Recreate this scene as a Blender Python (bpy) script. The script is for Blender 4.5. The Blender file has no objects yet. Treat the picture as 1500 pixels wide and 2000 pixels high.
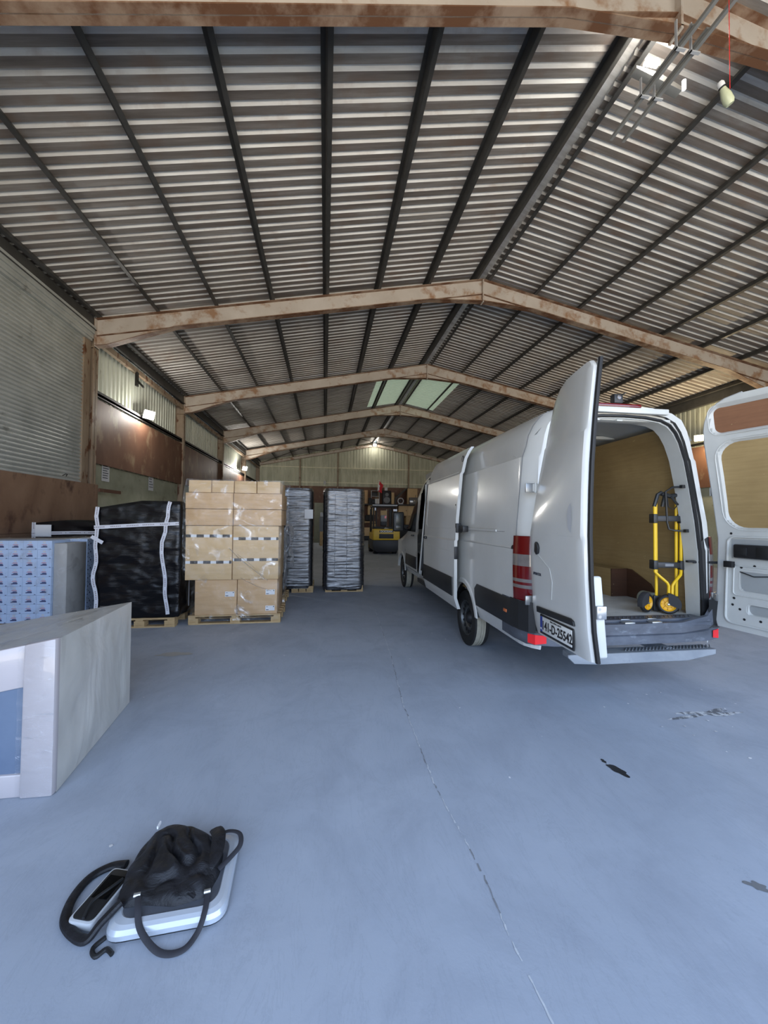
import bpy, bmesh, math, random
from mathutils import Vector, Matrix, noise
random.seed(7)
sc = bpy.context.scene
COL = sc.collection
PI = math.pi

# ------------------------------------------------------------------ mesh builder
class MB:
    def __init__(self): self.v=[]; self.f=[]; self.m=[]
    def add(self, vs, fs, mi=0):
        o=len(self.v); self.v+= [tuple(p) for p in vs]
        for f in fs: self.f.append(tuple(o+i for i in f)); self.m.append(mi)
        return self
    def box(self,x0,x1,y0,y1,z0,z1,mi=0,M=None):
        vs=[Vector((x,y,z)) for z in (z0,z1) for y in (y0,y1) for x in (x0,x1)]
        if M is not None: vs=[M@p for p in vs]
        return self.add(vs,[(0,2,3,1),(4,5,7,6),(0,1,5,4),(2,6,7,3),(0,4,6,2),(1,3,7,5)],mi)
    def prism(self,pts,f0,f1,mi=0,cap=True):
        """pts: 2D list; f0/f1 map a 2D point to the two end positions"""
        n=len(pts); vs=[f0(*p) for p in pts]+[f1(*p) for p in pts]
        fs=[(i,(i+1)%n,n+(i+1)%n,n+i) for i in range(n)]
        if cap: fs+= [tuple(range(n-1,-1,-1)),tuple(range(n,2*n))]
        return self.add(vs,fs,mi)
    def grid(self,fn,nu,nv,mi=0,close=False):
        vs=[fn(i,j) for j in range(nv) for i in range(nu)]
        fs=[]
        for j in range(nv-1):
            for i in range(nu-1 if not close else nu):
                a=j*nu+i; b=j*nu+(i+1)%nu
                fs.append((a,b,b+nu,a+nu))
        return self.add(vs,fs,mi)
    def tube(self,pts,r,seg=8,mi=0,flat=1.0,cap=True):
        pts=[Vector(p) for p in pts]; rs=r if isinstance(r,(list,tuple)) else [r]*len(pts)
        rings=[]; up=None
        for k,p in enumerate(pts):
            t=(pts[min(k+1,len(pts)-1)]-pts[max(k-1,0)]).normalized()
            if up is None:
                up=Vector((0,0,1)) if abs(t.z)<.9 else Vector((0,1,0))
            a=t.cross(up)
            if a.length<1e-4: a=t.cross(Vector((1,0,0)))
            a.normalize(); b=a.cross(t).normalized(); up=b
            rings.append([p+a*(math.cos(2*PI*i/seg)*rs[k])+b*(math.sin(2*PI*i/seg)*rs[k]*flat) for i in range(seg)])
        vs=[q for R in rings for q in R]; n=len(pts)
        fs=[(k*seg+i,k*seg+(i+1)%seg,(k+1)*seg+(i+1)%seg,(k+1)*seg+i) for k in range(n-1) for i in range(seg)]
        if cap: fs+=[tuple(range(seg-1,-1,-1)),tuple((n-1)*seg+i for i in range(seg))]
        return self.add(vs,fs,mi)
    def lathe(self,prof,c,axis,seg=32,mi=0,a0=0,a1=2*PI):
        """prof: (radius, offset along axis)"""
        c=Vector(c); ax=Vector(axis).normalized()
        u=ax.cross(Vector((0,0,1)));
        if u.length<1e-3: u=Vector((1,0,0))
        u.normalize(); w=ax.cross(u)
        full=abs(a1-a0-2*PI)<1e-6; n=seg if full else seg+1
        vs=[c+ax*o+(u*math.cos(a0+(a1-a0)*i/seg)+w*math.sin(a0+(a1-a0)*i/seg))*r for r,o in prof for i in range(n)]
        fs=[]
        for k in range(len(prof)-1):
            for i in range(seg):
                j=(i+1)%n
                fs.append((k*n+i,k*n+j,(k+1)*n+j,(k+1)*n+i))
        return self.add(vs,fs,mi)
    def build(self,name,mats,parent=None,smooth=False,bevel=0,angle=35,seg=2,fix=True):
        me=bpy.data.meshes.new(name); me.from_pydata(self.v,[],self.f)
        if not isinstance(mats,(list,tuple)): mats=[mats]
        for mt in mats: me.materials.append(mt)
        me.polygons.foreach_set('material_index',self.m)
        bm=bmesh.new(); bm.from_mesh(me)
        if fix: bmesh.ops.recalc_face_normals(bm,faces=bm.faces)
        if bevel:
            bmesh.ops.bevel(bm,geom=[e for e in bm.edges if len(e.link_faces)==2 and e.calc_face_angle(0)>.5],offset=bevel,segments=seg,profile=.5,affect='EDGES',clamp_overlap=True)
        bm.to_mesh(me); bm.free()
        if smooth or bevel:
            me.polygons.foreach_set('use_smooth',[True]*len(me.polygons)); me.set_sharp_from_angle(angle=math.radians(angle))
        me.update()
        o=bpy.data.objects.new(name,me); COL.objects.link(o)
        if parent is not None: o.parent=parent
        return o
def tag(o,label=None,cat=None,group=None,kind=None):
    if label: o['label']=label
    if cat: o['category']=cat
    if group: o['group']=group
    if kind: o['kind']=kind
    return o
def empty(name,loc=(0,0,0),rz=0,rx=0,ry=0):
    o=bpy.data.objects.new(name,None); COL.objects.link(o); o.location=loc; o.rotation_euler=(rx,ry,rz); o.empty_display_size=.1
    return o
def copy_tree(o,parent=None):
    c=o.copy(); COL.objects.link(c)
    if parent is not None: c.parent=parent
    for ch in list(o.children): copy_tree(ch,c)
    return c
def struct(o,label=None): o['kind']='structure'; return o
def text_mesh(s,size,mat,name='lettering',sx=1.0,parent=None,M=None,align='CENTER',ext=.001,bold=0):
    cu=bpy.data.curves.new('t','FONT'); cu.body=s; cu.size=size; cu.align_x=align; cu.align_y='CENTER'; cu.extrude=ext; cu.offset=bold; cu.resolution_u=3
    o=bpy.data.objects.new('t',cu); COL.objects.link(o)
    bpy.context.view_layer.update()
    me=bpy.data.meshes.new_from_object(o.evaluated_get(bpy.context.evaluated_depsgraph_get()))
    bpy.data.objects.remove(o); bpy.data.curves.remove(cu)
    me.transform(Matrix.Diagonal((sx,1,1,1)))
    if M is not None: me.transform(M)
    me.materials.clear(); me.materials.append(mat)
    r=bpy.data.objects.new(name,me); COL.objects.link(r)
    if parent is not None: r.parent=parent
    return r

# ------------------------------------------------------------------ materials
def srgb(r,g,b):
    f=lambda c:(c/255/12.92) if c<=10 else ((c/255+.055)/1.055)**2.4
    return (f(r),f(g),f(b),1)
class NM:
    def __init__(s,name):
        s.mat=bpy.data.materials.new(name); s.mat.use_nodes=True; s.t=s.mat.node_tree; s.b=s.t.nodes['Principled BSDF']
        s.out=s.t.nodes['Material Output']; s.co=s.t.nodes.new('ShaderNodeTexCoord')
    def n(s,t,**k):
        x=s.t.nodes.new(t)
        for a,b in k.items():
            if a in x.inputs: x.inputs[a].default_value=b
            else: setattr(x,a,b)
        return x
    def l(s,a,b): s.t.links.new(a,b)
    def mapped(s,scale=(1,1,1),rot=(0,0,0),src='Object'):
        m=s.n('ShaderNodeMapping'); m.inputs['Scale'].default_value=scale; m.inputs['Rotation'].default_value=rot
        s.l(s.co.outputs[src],m.inputs['Vector']); return m.outputs[0]
    def noise(s,scale,vec=None,detail=4,rough=.55,dist=0):
        x=s.n('ShaderNodeTexNoise'); x.inputs['Scale'].default_value=scale; x.inputs['Detail'].default_value=detail; x.inputs['Roughness'].default_value=rough; x.inputs['Distortion'].default_value=dist
        s.l(vec if vec is not None else s.co.outputs['Object'],x.inputs['Vector']); return x.outputs['Fac']
    def ramp(s,fac,stops):
        r=s.n('ShaderNodeValToRGB'); e=r.color_ramp.elements
        while len(e)<len(stops): e.new(.5)
        for x,(p,c) in zip(e,stops): x.position=p; x.color=c if len(c)==4 else (*c,1)
        s.l(fac,r.inputs[0]); return r.outputs[0]
    def mix(s,fac,a,b):
        m=s.n('ShaderNodeMix'); m.data_type='RGBA'
        for i,x in ((0,fac),(6,a),(7,b)):
            if hasattr(x,'is_linked'): s.l(x,m.inputs[i])
            else: m.inputs[i].default_value=x
        return m.outputs[2]
    def bump(s,h,strength=.3,dist=.01,norm=None):
        b=s.n('ShaderNodeBump'); b.inputs['Strength'].default_value=strength; b.inputs['Distance'].default_value=dist
        s.l(h,b.inputs['Height'])
        if norm is not None: s.l(norm,b.inputs['Normal'])
        return b.outputs[0]
    def set(s,color=None,rough=None,metal=None,normal=None,**k):
        for nm,x in (('Base Color',color),('Roughness',rough),('Metallic',metal),('Normal',normal)):
            if x is None: continue
            if hasattr(x,'is_linked'): s.l(x,s.b.inputs[nm])
            else: s.b.inputs[nm].default_value=x
        for a,b in k.items(): s.b.inputs[a.replace('_',' ')].default_value=b
        return s.mat
def plain(name,col,rough=.5,metal=0,var=.08,scale=6,bump=0,**k):
    m=NM(name); c=Vector(col[:3])
    n=m.noise(scale)
    colr=m.ramp(n,[(.3,tuple(c*(1-var))),(.7,tuple(min(1,x) for x in c*(1+var)))])
    nb=m.bump(m.noise(scale*12),bump,.004) if bump else None
    return m.set(colr,rough,metal,nb,**k)
def two_tone(name,a,b,scale,lo,hi,rough=.7,vs=(1,1,1),bump=.15,c=None,clo=.6,chi=.7,bscale=40,metal=0):
    m=NM(name); vec=m.mapped(vs)
    n=m.noise(scale,vec,8,.62,.3)
    col=m.ramp(n,[(lo,a),(hi,b)])
    if c is not None:
        n2=m.noise(scale*2.7,vec,6,.6)
        f=m.ramp(n2,[(clo,(0,0,0)),(chi,(1,1,1))]); col=m.mix(f,col,c)
    return m.set(col,rough,metal,m.bump(m.noise(bscale,vec),bump,.005) if bump else None)
def glow(name,col,st):
    m=NM(name); m.set((0,0,0,1),.5); m.b.inputs['Emission Color'].default_value=(*col,1); m.b.inputs['Emission Strength'].default_value=st; return m.mat

M={}
# concrete floor
m=NM('concrete_floor')
v=m.mapped((1,1,1))
n1=m.noise(.55,v,6,.6,.4); n2=m.noise(1.9,m.mapped((1,.8,1),(0,0,.5)),9,.68,.6); n3=m.noise(60,v,3,.6)
base=m.ramp(n1,[(.3,srgb(158,166,178)),(.7,srgb(178,185,196))])
f2=m.ramp(n2,[(.46,(0,0,0)),(.78,(.7,.7,.7))]); base=m.mix(f2,base,srgb(142,148,160))
sc_=m.noise(2.6,m.mapped((2.2,.5,1),(0,0,.45)),7,.7,1.6)
f3=m.ramp(sc_,[(.485,(0,0,0)),(.5,(.22,.22,.22)),(.515,(0,0,0))]); base=m.mix(f3,base,srgb(132,138,150))
f4=m.ramp(m.noise(14,v,5,.8),[(.70,(0,0,0)),(.76,(.8,.8,.8))]); base=m.mix(f4,base,srgb(204,203,200))
M['floor']=m.set(base,m.ramp(n2,[(.3,(.62,.62,.62)),(.7,(.78,.78,.78))]),0,m.bump(n3,.12,.004,m.bump(n2,.15,.01)))
# roof sheets: galvanised, dulled and stained along the sheet
m=NM('roof_sheeting')
n1=m.noise(1.3,m.mapped((.35,5,1)),7,.65); n2=m.noise(2.2,m.mapped((1,1,1)),6,.6)
c=m.ramp(n1,[(.30,srgb(186,180,172)),(.5,srgb(214,210,203)),(.68,srgb(234,232,226))])
f=m.ramp(n2,[(.55,(0,0,0)),(.75,(.45,.45,.45))]); c=m.mix(f,c,srgb(150,124,104))
M['roof']=m.set(c,.5,.1,m.bump(m.noise(30),.05,.003))
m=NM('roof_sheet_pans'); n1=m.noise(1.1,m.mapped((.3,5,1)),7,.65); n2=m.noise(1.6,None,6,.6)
c=m.ramp(n1,[(.30,srgb(104,95,88)),(.5,srgb(134,126,119)),(.7,srgb(168,161,154))]); f=m.ramp(n2,[(.5,(0,0,0)),(.7,(.6,.6,.6))]); M['roofpan']=m.set(m.mix(f,c,srgb(126,102,86)),.6,.1)  # pans darker than ribs: shade contrast put into the colour, with brown stain
m=NM('roof_light_sheet'); t=m.n('ShaderNodeBsdfTranslucent'); t.inputs[0].default_value=(.22,.21,.11,1)
d=m.n('ShaderNodeBsdfDiffuse'); d.inputs[0].default_value=(.7,.75,.62,1)
mx=m.n('ShaderNodeMixShader'); mx.inputs[0].default_value=.38; m.l(d.outputs[0],mx.inputs[1]); m.l(t.outputs[0],mx.inputs[2]); m.l(mx.outputs[0],m.out.inputs[0]); M['rooflight']=m.mat
M['wallsheet']=two_tone('wall_sheeting',srgb(186,190,176),srgb(222,224,210),1.2,.3,.7,.55,(3,3,.5),.05,srgb(120,112,92),.62,.8,metal=.15)
M['backsheet']=two_tone('back_wall_sheeting',srgb(176,178,156),srgb(214,214,194),1.2,.3,.7,.6,(3,3,.5),.05,srgb(108,96,72),.62,.8)
M['steelpaint']=two_tone('rusty_painted_steel',srgb(188,176,162),srgb(208,198,186),1.0,.3,.7,.6,(1,1,1),.1,srgb(160,124,94),.50,.66)
M['steelpaint2']=two_tone('rusty_steel_flange',srgb(150,122,98),srgb(172,150,130),.8,.3,.7,.6,(1,1,1),.1,srgb(112,76,52),.40,.56)
M['column']=two_tone('column_paint',srgb(132,112,92),srgb(168,150,128),2.5,.3,.7,.6,(1,1,.4),.1,srgb(104,66,42),.56,.62)
M['purlin']=plain('purlin_steel',srgb(76,75,73),.5,.3,.2,3)
M['darksteel']=plain('dark_steel',srgb(44,42,40),.5,.3,.2,3)
M['girt']=plain('girt_light',srgb(236,232,208),.5,.1,.15,3)
M['brownwall']=two_tone('rusty_brown_panels',srgb(92,60,46),srgb(124,90,70),.9,.3,.7,.6,(1,1,.6),.1,srgb(156,136,108),.56,.74)
M['lowwall']=two_tone('brown_low_wall',srgb(118,88,68),srgb(150,120,96),1.3,.3,.7,.65,(1,1,.6),.1,srgb(88,62,50),.55,.7)
M['blockwall']=two_tone('grey_green_wall',srgb(150,150,126),srgb(186,186,162),1.1,.3,.7,.8,(1,1,1),.15,srgb(96,92,74),.6,.78)
M['shutter']=two_tone('galvanised_shutter',srgb(170,173,168),srgb(204,206,200),1.4,.3,.7,.42,(1,1,1),.03,srgb(120,118,108),.62,.8,metal=.25)
# timber, card, plastics
def card(name,a,b):
    m=NM(name); n=m.noise(3,m.mapped((1,1,6)),5,.6); return m.set(m.ramp(n,[(.3,a),(.7,b)]),.75,0,m.bump(m.noise(90,m.mapped((.2,1,1))),.05,.002))
M['card']=card('brown_cardboard',srgb(196,160,118),srgb(210,174,130))
M['card2']=card('tan_cardboard',srgb(204,172,128),srgb(218,186,140))
m=NM('pallet_wood'); n=m.noise(6,m.mapped((1,1,9)),7,.7); M['wood']=m.set(m.ramp(n,[(.3,srgb(158,126,84)),(.7,srgb(206,178,132))]),.8,0,m.bump(n,.3,.004))
def ply(name,a,b,c):
    m=NM(name); n=m.noise(1.1,m.mapped((1,1,1)),6,.6); n2=m.noise(8,m.mapped((.3,.3,6)),6,.7)
    col=m.mix(m.ramp(n2,[(.35,(0,0,0)),(.75,(.5,.5,.5))]),m.ramp(n,[(.3,a),(.7,b)]),c)
    f=m.ramp(m.noise(9,m.mapped((1,1,2.2)),3,.5,2),[(.72,(0,0,0)),(.75,(.6,.6,.6))])
    return m.set(m.mix(f,col,srgb(210,190,140)),.5,0,m.bump(n2,.1,.002))
M['ply']=ply('van_plywood',srgb(150,124,80),srgb(182,156,108),srgb(132,106,66))
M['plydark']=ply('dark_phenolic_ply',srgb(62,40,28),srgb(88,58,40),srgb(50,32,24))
M['plyred']=ply('reddish_ply',srgb(124,84,58),srgb(150,106,76),srgb(106,70,48))
def stretch_black(name,sx=(2.2,2.2,26),st=.9,rough=.10,fine=(14,14,34)):
    m=NM(name); n=m.noise(1.6,m.mapped(sx),7,.66,.8); n2=m.noise(2.5,m.mapped(fine),5,.6,.4)
    return m.set((.004,.004,.005,1),rough,0,m.bump(n2,min(1,st),.0022*st,m.bump(n,min(1,st),.0045*st)),Specular_IOR_Level=.4)
M['blackwrap']=stretch_black('black_stretch_film')
M['blacktight']=stretch_black('black_tight_film',(1.3,1.3,18),1.7,.13,(4,4,46))
M['blacktight'].node_tree.nodes['Principled BSDF'].inputs['Base Color'].default_value=(.012,.012,.015,1)
M['blacktight'].node_tree.nodes['Principled BSDF'].inputs['IOR'].default_value=2.5
M['blacktight'].node_tree.nodes['Principled BSDF'].inputs['Coat Weight'].default_value=.3
def clear_film(name,base,hi,scale=5,vs=(1,1,1),lo=.5,hi_=.72,rough=.16):
    m=NM(name); tr=m.n('ShaderNodeBsdfTransparent'); tr.inputs[0].default_value=(.97,.97,.97,1)
    g=m.n('ShaderNodeBsdfGlossy'); g.inputs['Roughness'].default_value=rough; g.inputs[0].default_value=(1,1,1,1)
    vec=m.mapped(vs); n=m.noise(scale,vec,6,.62,1.2)
    f=m.ramp(n,[(lo,(base,)*3),(hi_,(hi,)*3)])
    m.l(m.bump(m.noise(scale*2.2,vec,6,.65,1.5),.9,.015),g.inputs['Normal'])
    mx=m.n('ShaderNodeMixShader'); m.l(f,mx.inputs[0]); m.l(tr.outputs[0],mx.inputs[1]); m.l(g.outputs[0],mx.inputs[2]); m.l(mx.outputs[0],m.out.inputs[0]); return m.mat
M['clear']=clear_film('clear_stretch_film',.04,.5,3.2,(1,1,1),.56,.74,.1)
M['clear2']=clear_film('clear_top_film',.2,.5,4,(1,1,1),.4,.65,.3)
M['tape']=plain('white_tape',srgb(205,205,210),.45,0,.04)
M['tapetext']=plain('tape_print',srgb(120,108,110),.5)
M['paper']=plain('white_paper',srgb(222,222,222),.7,0,.03)
M['ink']=plain('dark_ink',srgb(58,62,72),.6)
M['blackink']=plain('black_print',srgb(38,34,34),.5)
M['lightblue']=plain('light_blue_print',srgb(186,206,234),.5,0,.05)
M['redink']=plain('red_print',srgb(196,112,122),.5); M['navyink']=plain('navy_print',srgb(70,80,120),.5)
M['greycard']=plain('grey_card',srgb(168,166,162),.6,0,.05)
# van
m=NM('white_van_paint'); n=m.noise(1.5,None,5,.6)
M['white']=m.set(m.ramp(n,[(.3,srgb(206,206,201)),(.7,srgb(216,216,211))]),.28,0,None,Coat_Weight=.6,Coat_Roughness=.08)
M['whitein']=plain('inner_white_paint',srgb(198,199,194),.4,0,.05)
M['greyin']=plain('grey_primer_inside',srgb(160,163,162),.45,0,.05)
M['black']=plain('black_plastic',srgb(34,35,36),.45,0,.15)
M['rubber']=plain('rubber_seal',srgb(20,20,21),.6,0,.1)
M['tyre']=plain('tyre_sidewall',srgb(26,26,26),.75,0,.1,8)
M['tread']=plain('dusty_tread',srgb(158,154,138),.85,0,.1,20)
M['rim']=plain('steel_rim',srgb(92,94,94),.4,.6,.1)
M['hub']=plain('wheel_hub_dark',srgb(40,40,42),.5,.3,.1)
M['bumper']=two_tone('worn_grey_bumper',srgb(58,62,70),srgb(96,101,110),2.5,.3,.7,.38,(1,1,2),.1,srgb(120,126,134),.6,.75)
M['stepmetal']=two_tone('galvanised_step',srgb(128,134,140),srgb(160,164,168),2.5,.3,.7,.4,(1,1,2),.1,srgb(104,108,114),.6,.75,metal=.4)
M['red']=plain('red_lamp_lens',srgb(100,6,10),.15,0,.05,Coat_Weight=.5)
M['reflector']=plain('bright_red_reflector',srgb(236,40,44),.25,0,.05)
M['clearlens']=plain('clear_lamp_lens',srgb(118,112,108),.12,0,.12,20,Coat_Weight=.5)
M['orange']=plain('orange_lens',srgb(206,112,62),.3)
M['mirror']=plain('mirror_glass',srgb(70,72,64),.3,0,.1)
M['glass']=plain('dark_window_glass',srgb(12,13,14),.12,0,.05,Specular_IOR_Level=.12)
M['chrome']=plain('bare_metal',srgb(176,178,178),.3,.8,.1)
M['vanfloor']=two_tone('pale_van_floor',srgb(186,184,176),srgb(214,212,204),2.2,.3,.7,.45,(1,3,1),.05,srgb(160,158,150),.62,.75)
M['plate']=plain('number_plate_white',srgb(226,226,220),.4,0,.03)
M['euroblue']=plain('plate_blue',srgb(46,64,140),.4)
M['yellow']=plain('yellow_paint',srgb(232,188,24),.35,0,.05)
M['yellow2']=plain('yellow_plastic',srgb(214,160,22),.4,0,.08)
M['forkyellow']=plain('forklift_yellow',srgb(198,162,34),.45,0,.1)
M['grey']=plain('grey_plastic',srgb(120,122,124),.5,0,.05)
M['lightgrey']=plain('light_grey_plastic',srgb(186,188,190),.4,0,.04)
m=NM('foam_wrap'); n=m.noise(3,m.mapped((1,1,.5)),5,.6)
M['foam']=m.set(m.ramp(n,[(.3,srgb(192,190,182)),(.7,srgb(206,202,194))]),.35,0,m.bump(m.noise(2.2,m.mapped((1.3,1,.5),(.3,.5,0)),4,.55,.6),.5,.05),Specular_IOR_Level=.35,Coat_Weight=.25,Coat_Roughness=.15)
M['foamband']=plain('beige_edge_foam',srgb(184,176,176),.3,0,.03,3,Coat_Weight=.5)
m=NM('blue_film_panel'); M['bluepanel']=m.set(m.ramp(m.noise(2,None,5,.6),[(.3,srgb(98,112,134)),(.7,srgb(114,128,148))]),.25,0,m.bump(m.noise(3),.2,.02))
m=NM('black_nylon'); n=m.noise(9,m.mapped((1,1.8,1),(0,0,.6)),6,.6,1)
M['nylon']=m.set(m.ramp(n,[(.3,srgb(16,16,18)),(.7,srgb(32,32,36))]),.5,0,m.bump(n,.5,.02,m.bump(m.noise(300),.1,.001)),Specular_IOR_Level=.35)
M['webbing']=plain('grey_webbing',srgb(44,44,50),.7,0,.1,30)
M['plateTop']=plain('grey_scale_top',srgb(82,86,94),.5,0,.06,30,bump=.1)
M['plateRim']=plain('silver_rim',srgb(190,196,204),.22,.25,.03)
M['lampbody']=plain('lamp_housing',srgb(150,150,146),.5,.3)
M['lampwhite']=glow('cool_floodlight_lens',(1,.98,.92),60)
M['lampwarm']=glow('warm_floodlight_lens',(1,.78,.42),60)
M['lampdim']=glow('small_lamp_lens',(1,.97,.85),12)
M['flagred']=plain('flag_red',srgb(206,40,52),.7); M['flagwhite']=plain('flag_white',srgb(236,236,236),.7)
M['bottle']=plain('pale_green_plastic',srgb(200,206,172),.35,0,.04)
M['darkcloth']=plain('dark_cloth',srgb(40,40,42),.8)
M['oil']=plain('oil_patch',srgb(24,22,20),.25); M['dust']=two_tone('dust_patch',srgb(110,112,116),srgb(212,214,216),18,.45,.6,.9)
M['cracklight']=plain('crack_edge',srgb(196,200,204),.8,0,.1,30)
M['crack']=plain('crack_fill',srgb(132,134,138),.8,0,.2,30)
M['greenboard']=plain('grey_green_board',srgb(134,134,116),.7)
# ------------------------------------------------------------------ camera
CH=1.593; YAW,PIT,ROL=.1503,.0209,.0089; FPX=759.84
c,s=math.cos(YAW),math.sin(YAW)
R0=Vector((c,-s,0)); F0=Vector((s,c,0)); U0=Vector((0,0,1))
F=F0*math.cos(PIT)+U0*math.sin(PIT); U=U0*math.cos(PIT)-F0*math.sin(PIT)
Rr=R0*math.cos(ROL)+U*math.sin(ROL); Uu=-R0*math.sin(ROL)+U*math.cos(ROL)
cam=bpy.data.cameras.new('camera'); co=bpy.data.objects.new('camera',cam); COL.objects.link(co)
cam.sensor_fit='VERTICAL'; cam.sensor_height=36; cam.lens=36*FPX/2000; cam.clip_start=.05; cam.clip_end=300
mt=Matrix(((Rr.x,Uu.x,-F.x,0),(Rr.y,Uu.y,-F.y,0),(Rr.z,Uu.z,-F.z,CH),(0,0,0,1))); co.matrix_world=mt
sc.camera=co

# ------------------------------------------------------------------ building
XR=4.145; HW=9.475; XL=XR-HW; XRW=XR+HW           # ridge, half span, wall lines
HR=8.125; HE=6.222; SL=(HR-HE)/HW
FY=[3.94]+[4.037+5.8*k for k in range(1,5)]; YB=33.05; YF=-1.76
def top(x): return HR-SL*abs(x-XR)
# floor, and an added slab outside the doorway
b=MB(); b.box(XL-.6,XRW+.6,YF-.3,YB+.3,-.2,0); struct(b.build('floor',M['floor']))
b=MB(); b.box(-14,22,-4.9,YF-.3,-.2,-.01); struct(b.build('ground',M['blockwall']))  # unseen slab, added to block yard light and darken the near ceiling
# joint in the slab, a ragged line
b=MB(); pts=[(.90,6.9),(.782,4.469),(.69,3.374),(.677,2.662),(.673,2.273),(.70,2.0),(.725,1.693),(.719,1.415),(.727,1.282),(.734,1.171),(.75,.6)]
L=[]; 
for (x0,y0),(x1,y1) in zip(pts,pts[1:]):
    n=max(2,int(abs(y1-y0)/.02))
    for k in range(n):
        t=k/n; L.append((x0+(x1-x0)*t+random.uniform(-.004,.004),y0+(y1-y0)*t))
for k in range(len(L)-1):
    if random.random()<.12: continue
    w=random.uniform(.001,.0045)
    b.add([(L[k][0]-w,L[k][1],.0015),(L[k][0]+w,L[k][1],.0015),(L[k+1][0]+w,L[k+1][1],.0015),(L[k+1][0]-w,L[k+1][1],.0015)],[(0,1,2,3)])
for k in range(len(b.m)): b.m[k]=1 if (noise.noise((k*.13,2.2,0))>-.12) else 0
tag(b.build('floor_joint',[M['crack'],M['cracklight']],fix=False),kind='structure')
def blob(name,cx,cy,rx,ry,mat,label,cat,ang=0,irr=.35,z=.002,n=40,seed=1):
    b=MB(); vs=[(cx,cy,z)]
    for k in range(n):
        a=2*PI*k/n; r=1+irr*noise.noise((math.cos(a)*1.6+seed,math.sin(a)*1.6,seed*3.1))*1.6
        x,y=math.cos(a)*rx*r,math.sin(a)*ry*r
        vs.append((cx+x*math.cos(ang)-y*math.sin(ang),cy+x*math.sin(ang)+y*math.cos(ang),z))
    b.add(vs,[(0,1+k,1+(k+1)%n) for k in range(n)]); return tag(b.build(name,mat,fix=False),label,cat,kind='stuff')
blob('oil_stain',1.875,2.28,.032,.068,M['oil'],'black oil stain on the open concrete floor behind the van','stain',.35,.25)
blob('oil_spot',1.852,2.375,.016,.018,M['oil'],'tiny black oil spot just above the bigger oil stain','stain',.3,.5,seed=4)
blob('mortar_dust',3.20,2.84,.34,.05,M['dust'],'pale crumbled mortar dust on the floor below the open right van door','dust',.05,.8,seed=2)
blob('dried_puddle',-1.72,4.90,.17,.07,M['greycard'],'faint pale dried puddle mark on floor before the pallets','stain',.1,.5,seed=5)
blob('dark_smudge',1.89,1.475,.035,.022,M['grey'],'small dark grey smudge on the floor at the bottom right','stain',-.5,.5,seed=6)
b=MB()
for k in range(46):
    x,y=random.choice([(random.uniform(-2.2,3.6),random.uniform(1.6,6)),(random.uniform(2.6,3.6),random.uniform(2.2,3.4))])
    r=random.uniform(.004,.012); b.add([(x+math.cos(a)*r*random.uniform(.5,1.3),y+math.sin(a)*r,.003+random.uniform(0,.004)) for a in (0,1.3,2.6,3.9,5.2)],[(0,1,2,3,4)])
tag(b.build('paper_scraps',M['paper'],fix=False),'tiny pale scraps of paper and foam scattered on the concrete floor','debris',kind='stuff')

# roof: corrugated sheets on both slopes, one object per bay so the roof lights can differ
PIT_=.2
def sheet_profile(y0,y1):
    ys=[]; k=0; y=y0
    while y<y1-1e-6:
        for dy,h in ((0,0),(.115,0),(.135,.040),(.165,.040),(.195,0)):
            if y+dy<=y1+1e-6: ys.append((y+dy,h))
        y+=PIT_
    ys.append((y1,0)); return ys
def slope_sheet(b,xa,xb,y0,y1,mi=0):
    pr=sheet_profile(y0,y1); n=len(pr)
    za,zb=top(xa)+.16,top(xb)+.16
    vs=[(xa,y,za+h) for y,h in pr]+[(xb,y,zb+h) for y,h in pr]
    
    for i in range(n-1):
        pan=pr[i][1]==0 and pr[i+1][1]==0
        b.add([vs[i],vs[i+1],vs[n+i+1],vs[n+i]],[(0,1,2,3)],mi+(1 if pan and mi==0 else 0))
bays=[YF-.3]+[f+.09 for f in FY]+[YB+.2]
b=MB()
rl=[]
for k in range(6):
    y0,y1=bays[k],bays[k+1]
    y1=y1+.04
    for sd in (-1,1):
        xe=XR+sd*(HW+.25); xi=XR+sd*.13
        if k==3:   # green roof light strip beside the ridge
            slope_sheet(b,XR+sd*1.9,xe,y0,y1); slope_sheet(b,xi,XR+sd*1.9,y0,y0+.6); rl.append((xi,XR+sd*1.9,y0+.6,y1))
        else: slope_sheet(b,xi,xe,y0,y1)
struct(b.build('ceiling',[M['roof'],M['roofpan']],fix=False))
for i,(xa,xb,y0,y1) in enumerate(rl):
    b=MB(); slope_sheet(b,xa,xb,y0,y1); struct(b.build('window_%d'%(i+1),[M['rooflight'],M['rooflight']],fix=False))
# ridge cap, with the ends of the sheets showing as rungs
b=MB(); y=YF-.3
b.add([(XR-.3,YF-.3,top(XR-.3)+.215),(XR,YF-.3,HR+.26),(XR+.3,YF-.3,top(XR+.3)+.215),(XR-.3,YB,top(XR-.3)+.215),(XR,YB,HR+.26),(XR+.3,YB,top(XR+.3)+.215)],[(0,1,4,3),(1,2,5,4)])
tag(b.build('ridge_cap',M['roof'],fix=False),kind='structure')
# purlins
for sd in (-1,1):
    for n in range(8):
        x=XR+sd*(.198+n*1.3254)
        if n==7: x=XR+sd*(HW-.05)
        z=top(x); b=MB(); a=math.atan(-SL*sd)
        T=Matrix.Translation((x,0,z))@Matrix.Rotation(-a,4,'Y')
        w=.065
        b.box(-.006,.006,YF,YB,.0,.155,0,T); b.box(-w if sd>0 else 0,0 if sd>0 else w,YF,YB,-.004,.006,0,T); b.box(0 if sd>0 else -w,w if sd>0 else 0,YF,YB,.149,.157,0,T)
        b.box((-w if sd>0 else w-.006),(-w+.006 if sd>0 else w),YF,YB,0,.022,0,T)
        tag(b.build('purlin_beam',M['purlin'],fix=True),kind='structure')
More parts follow.
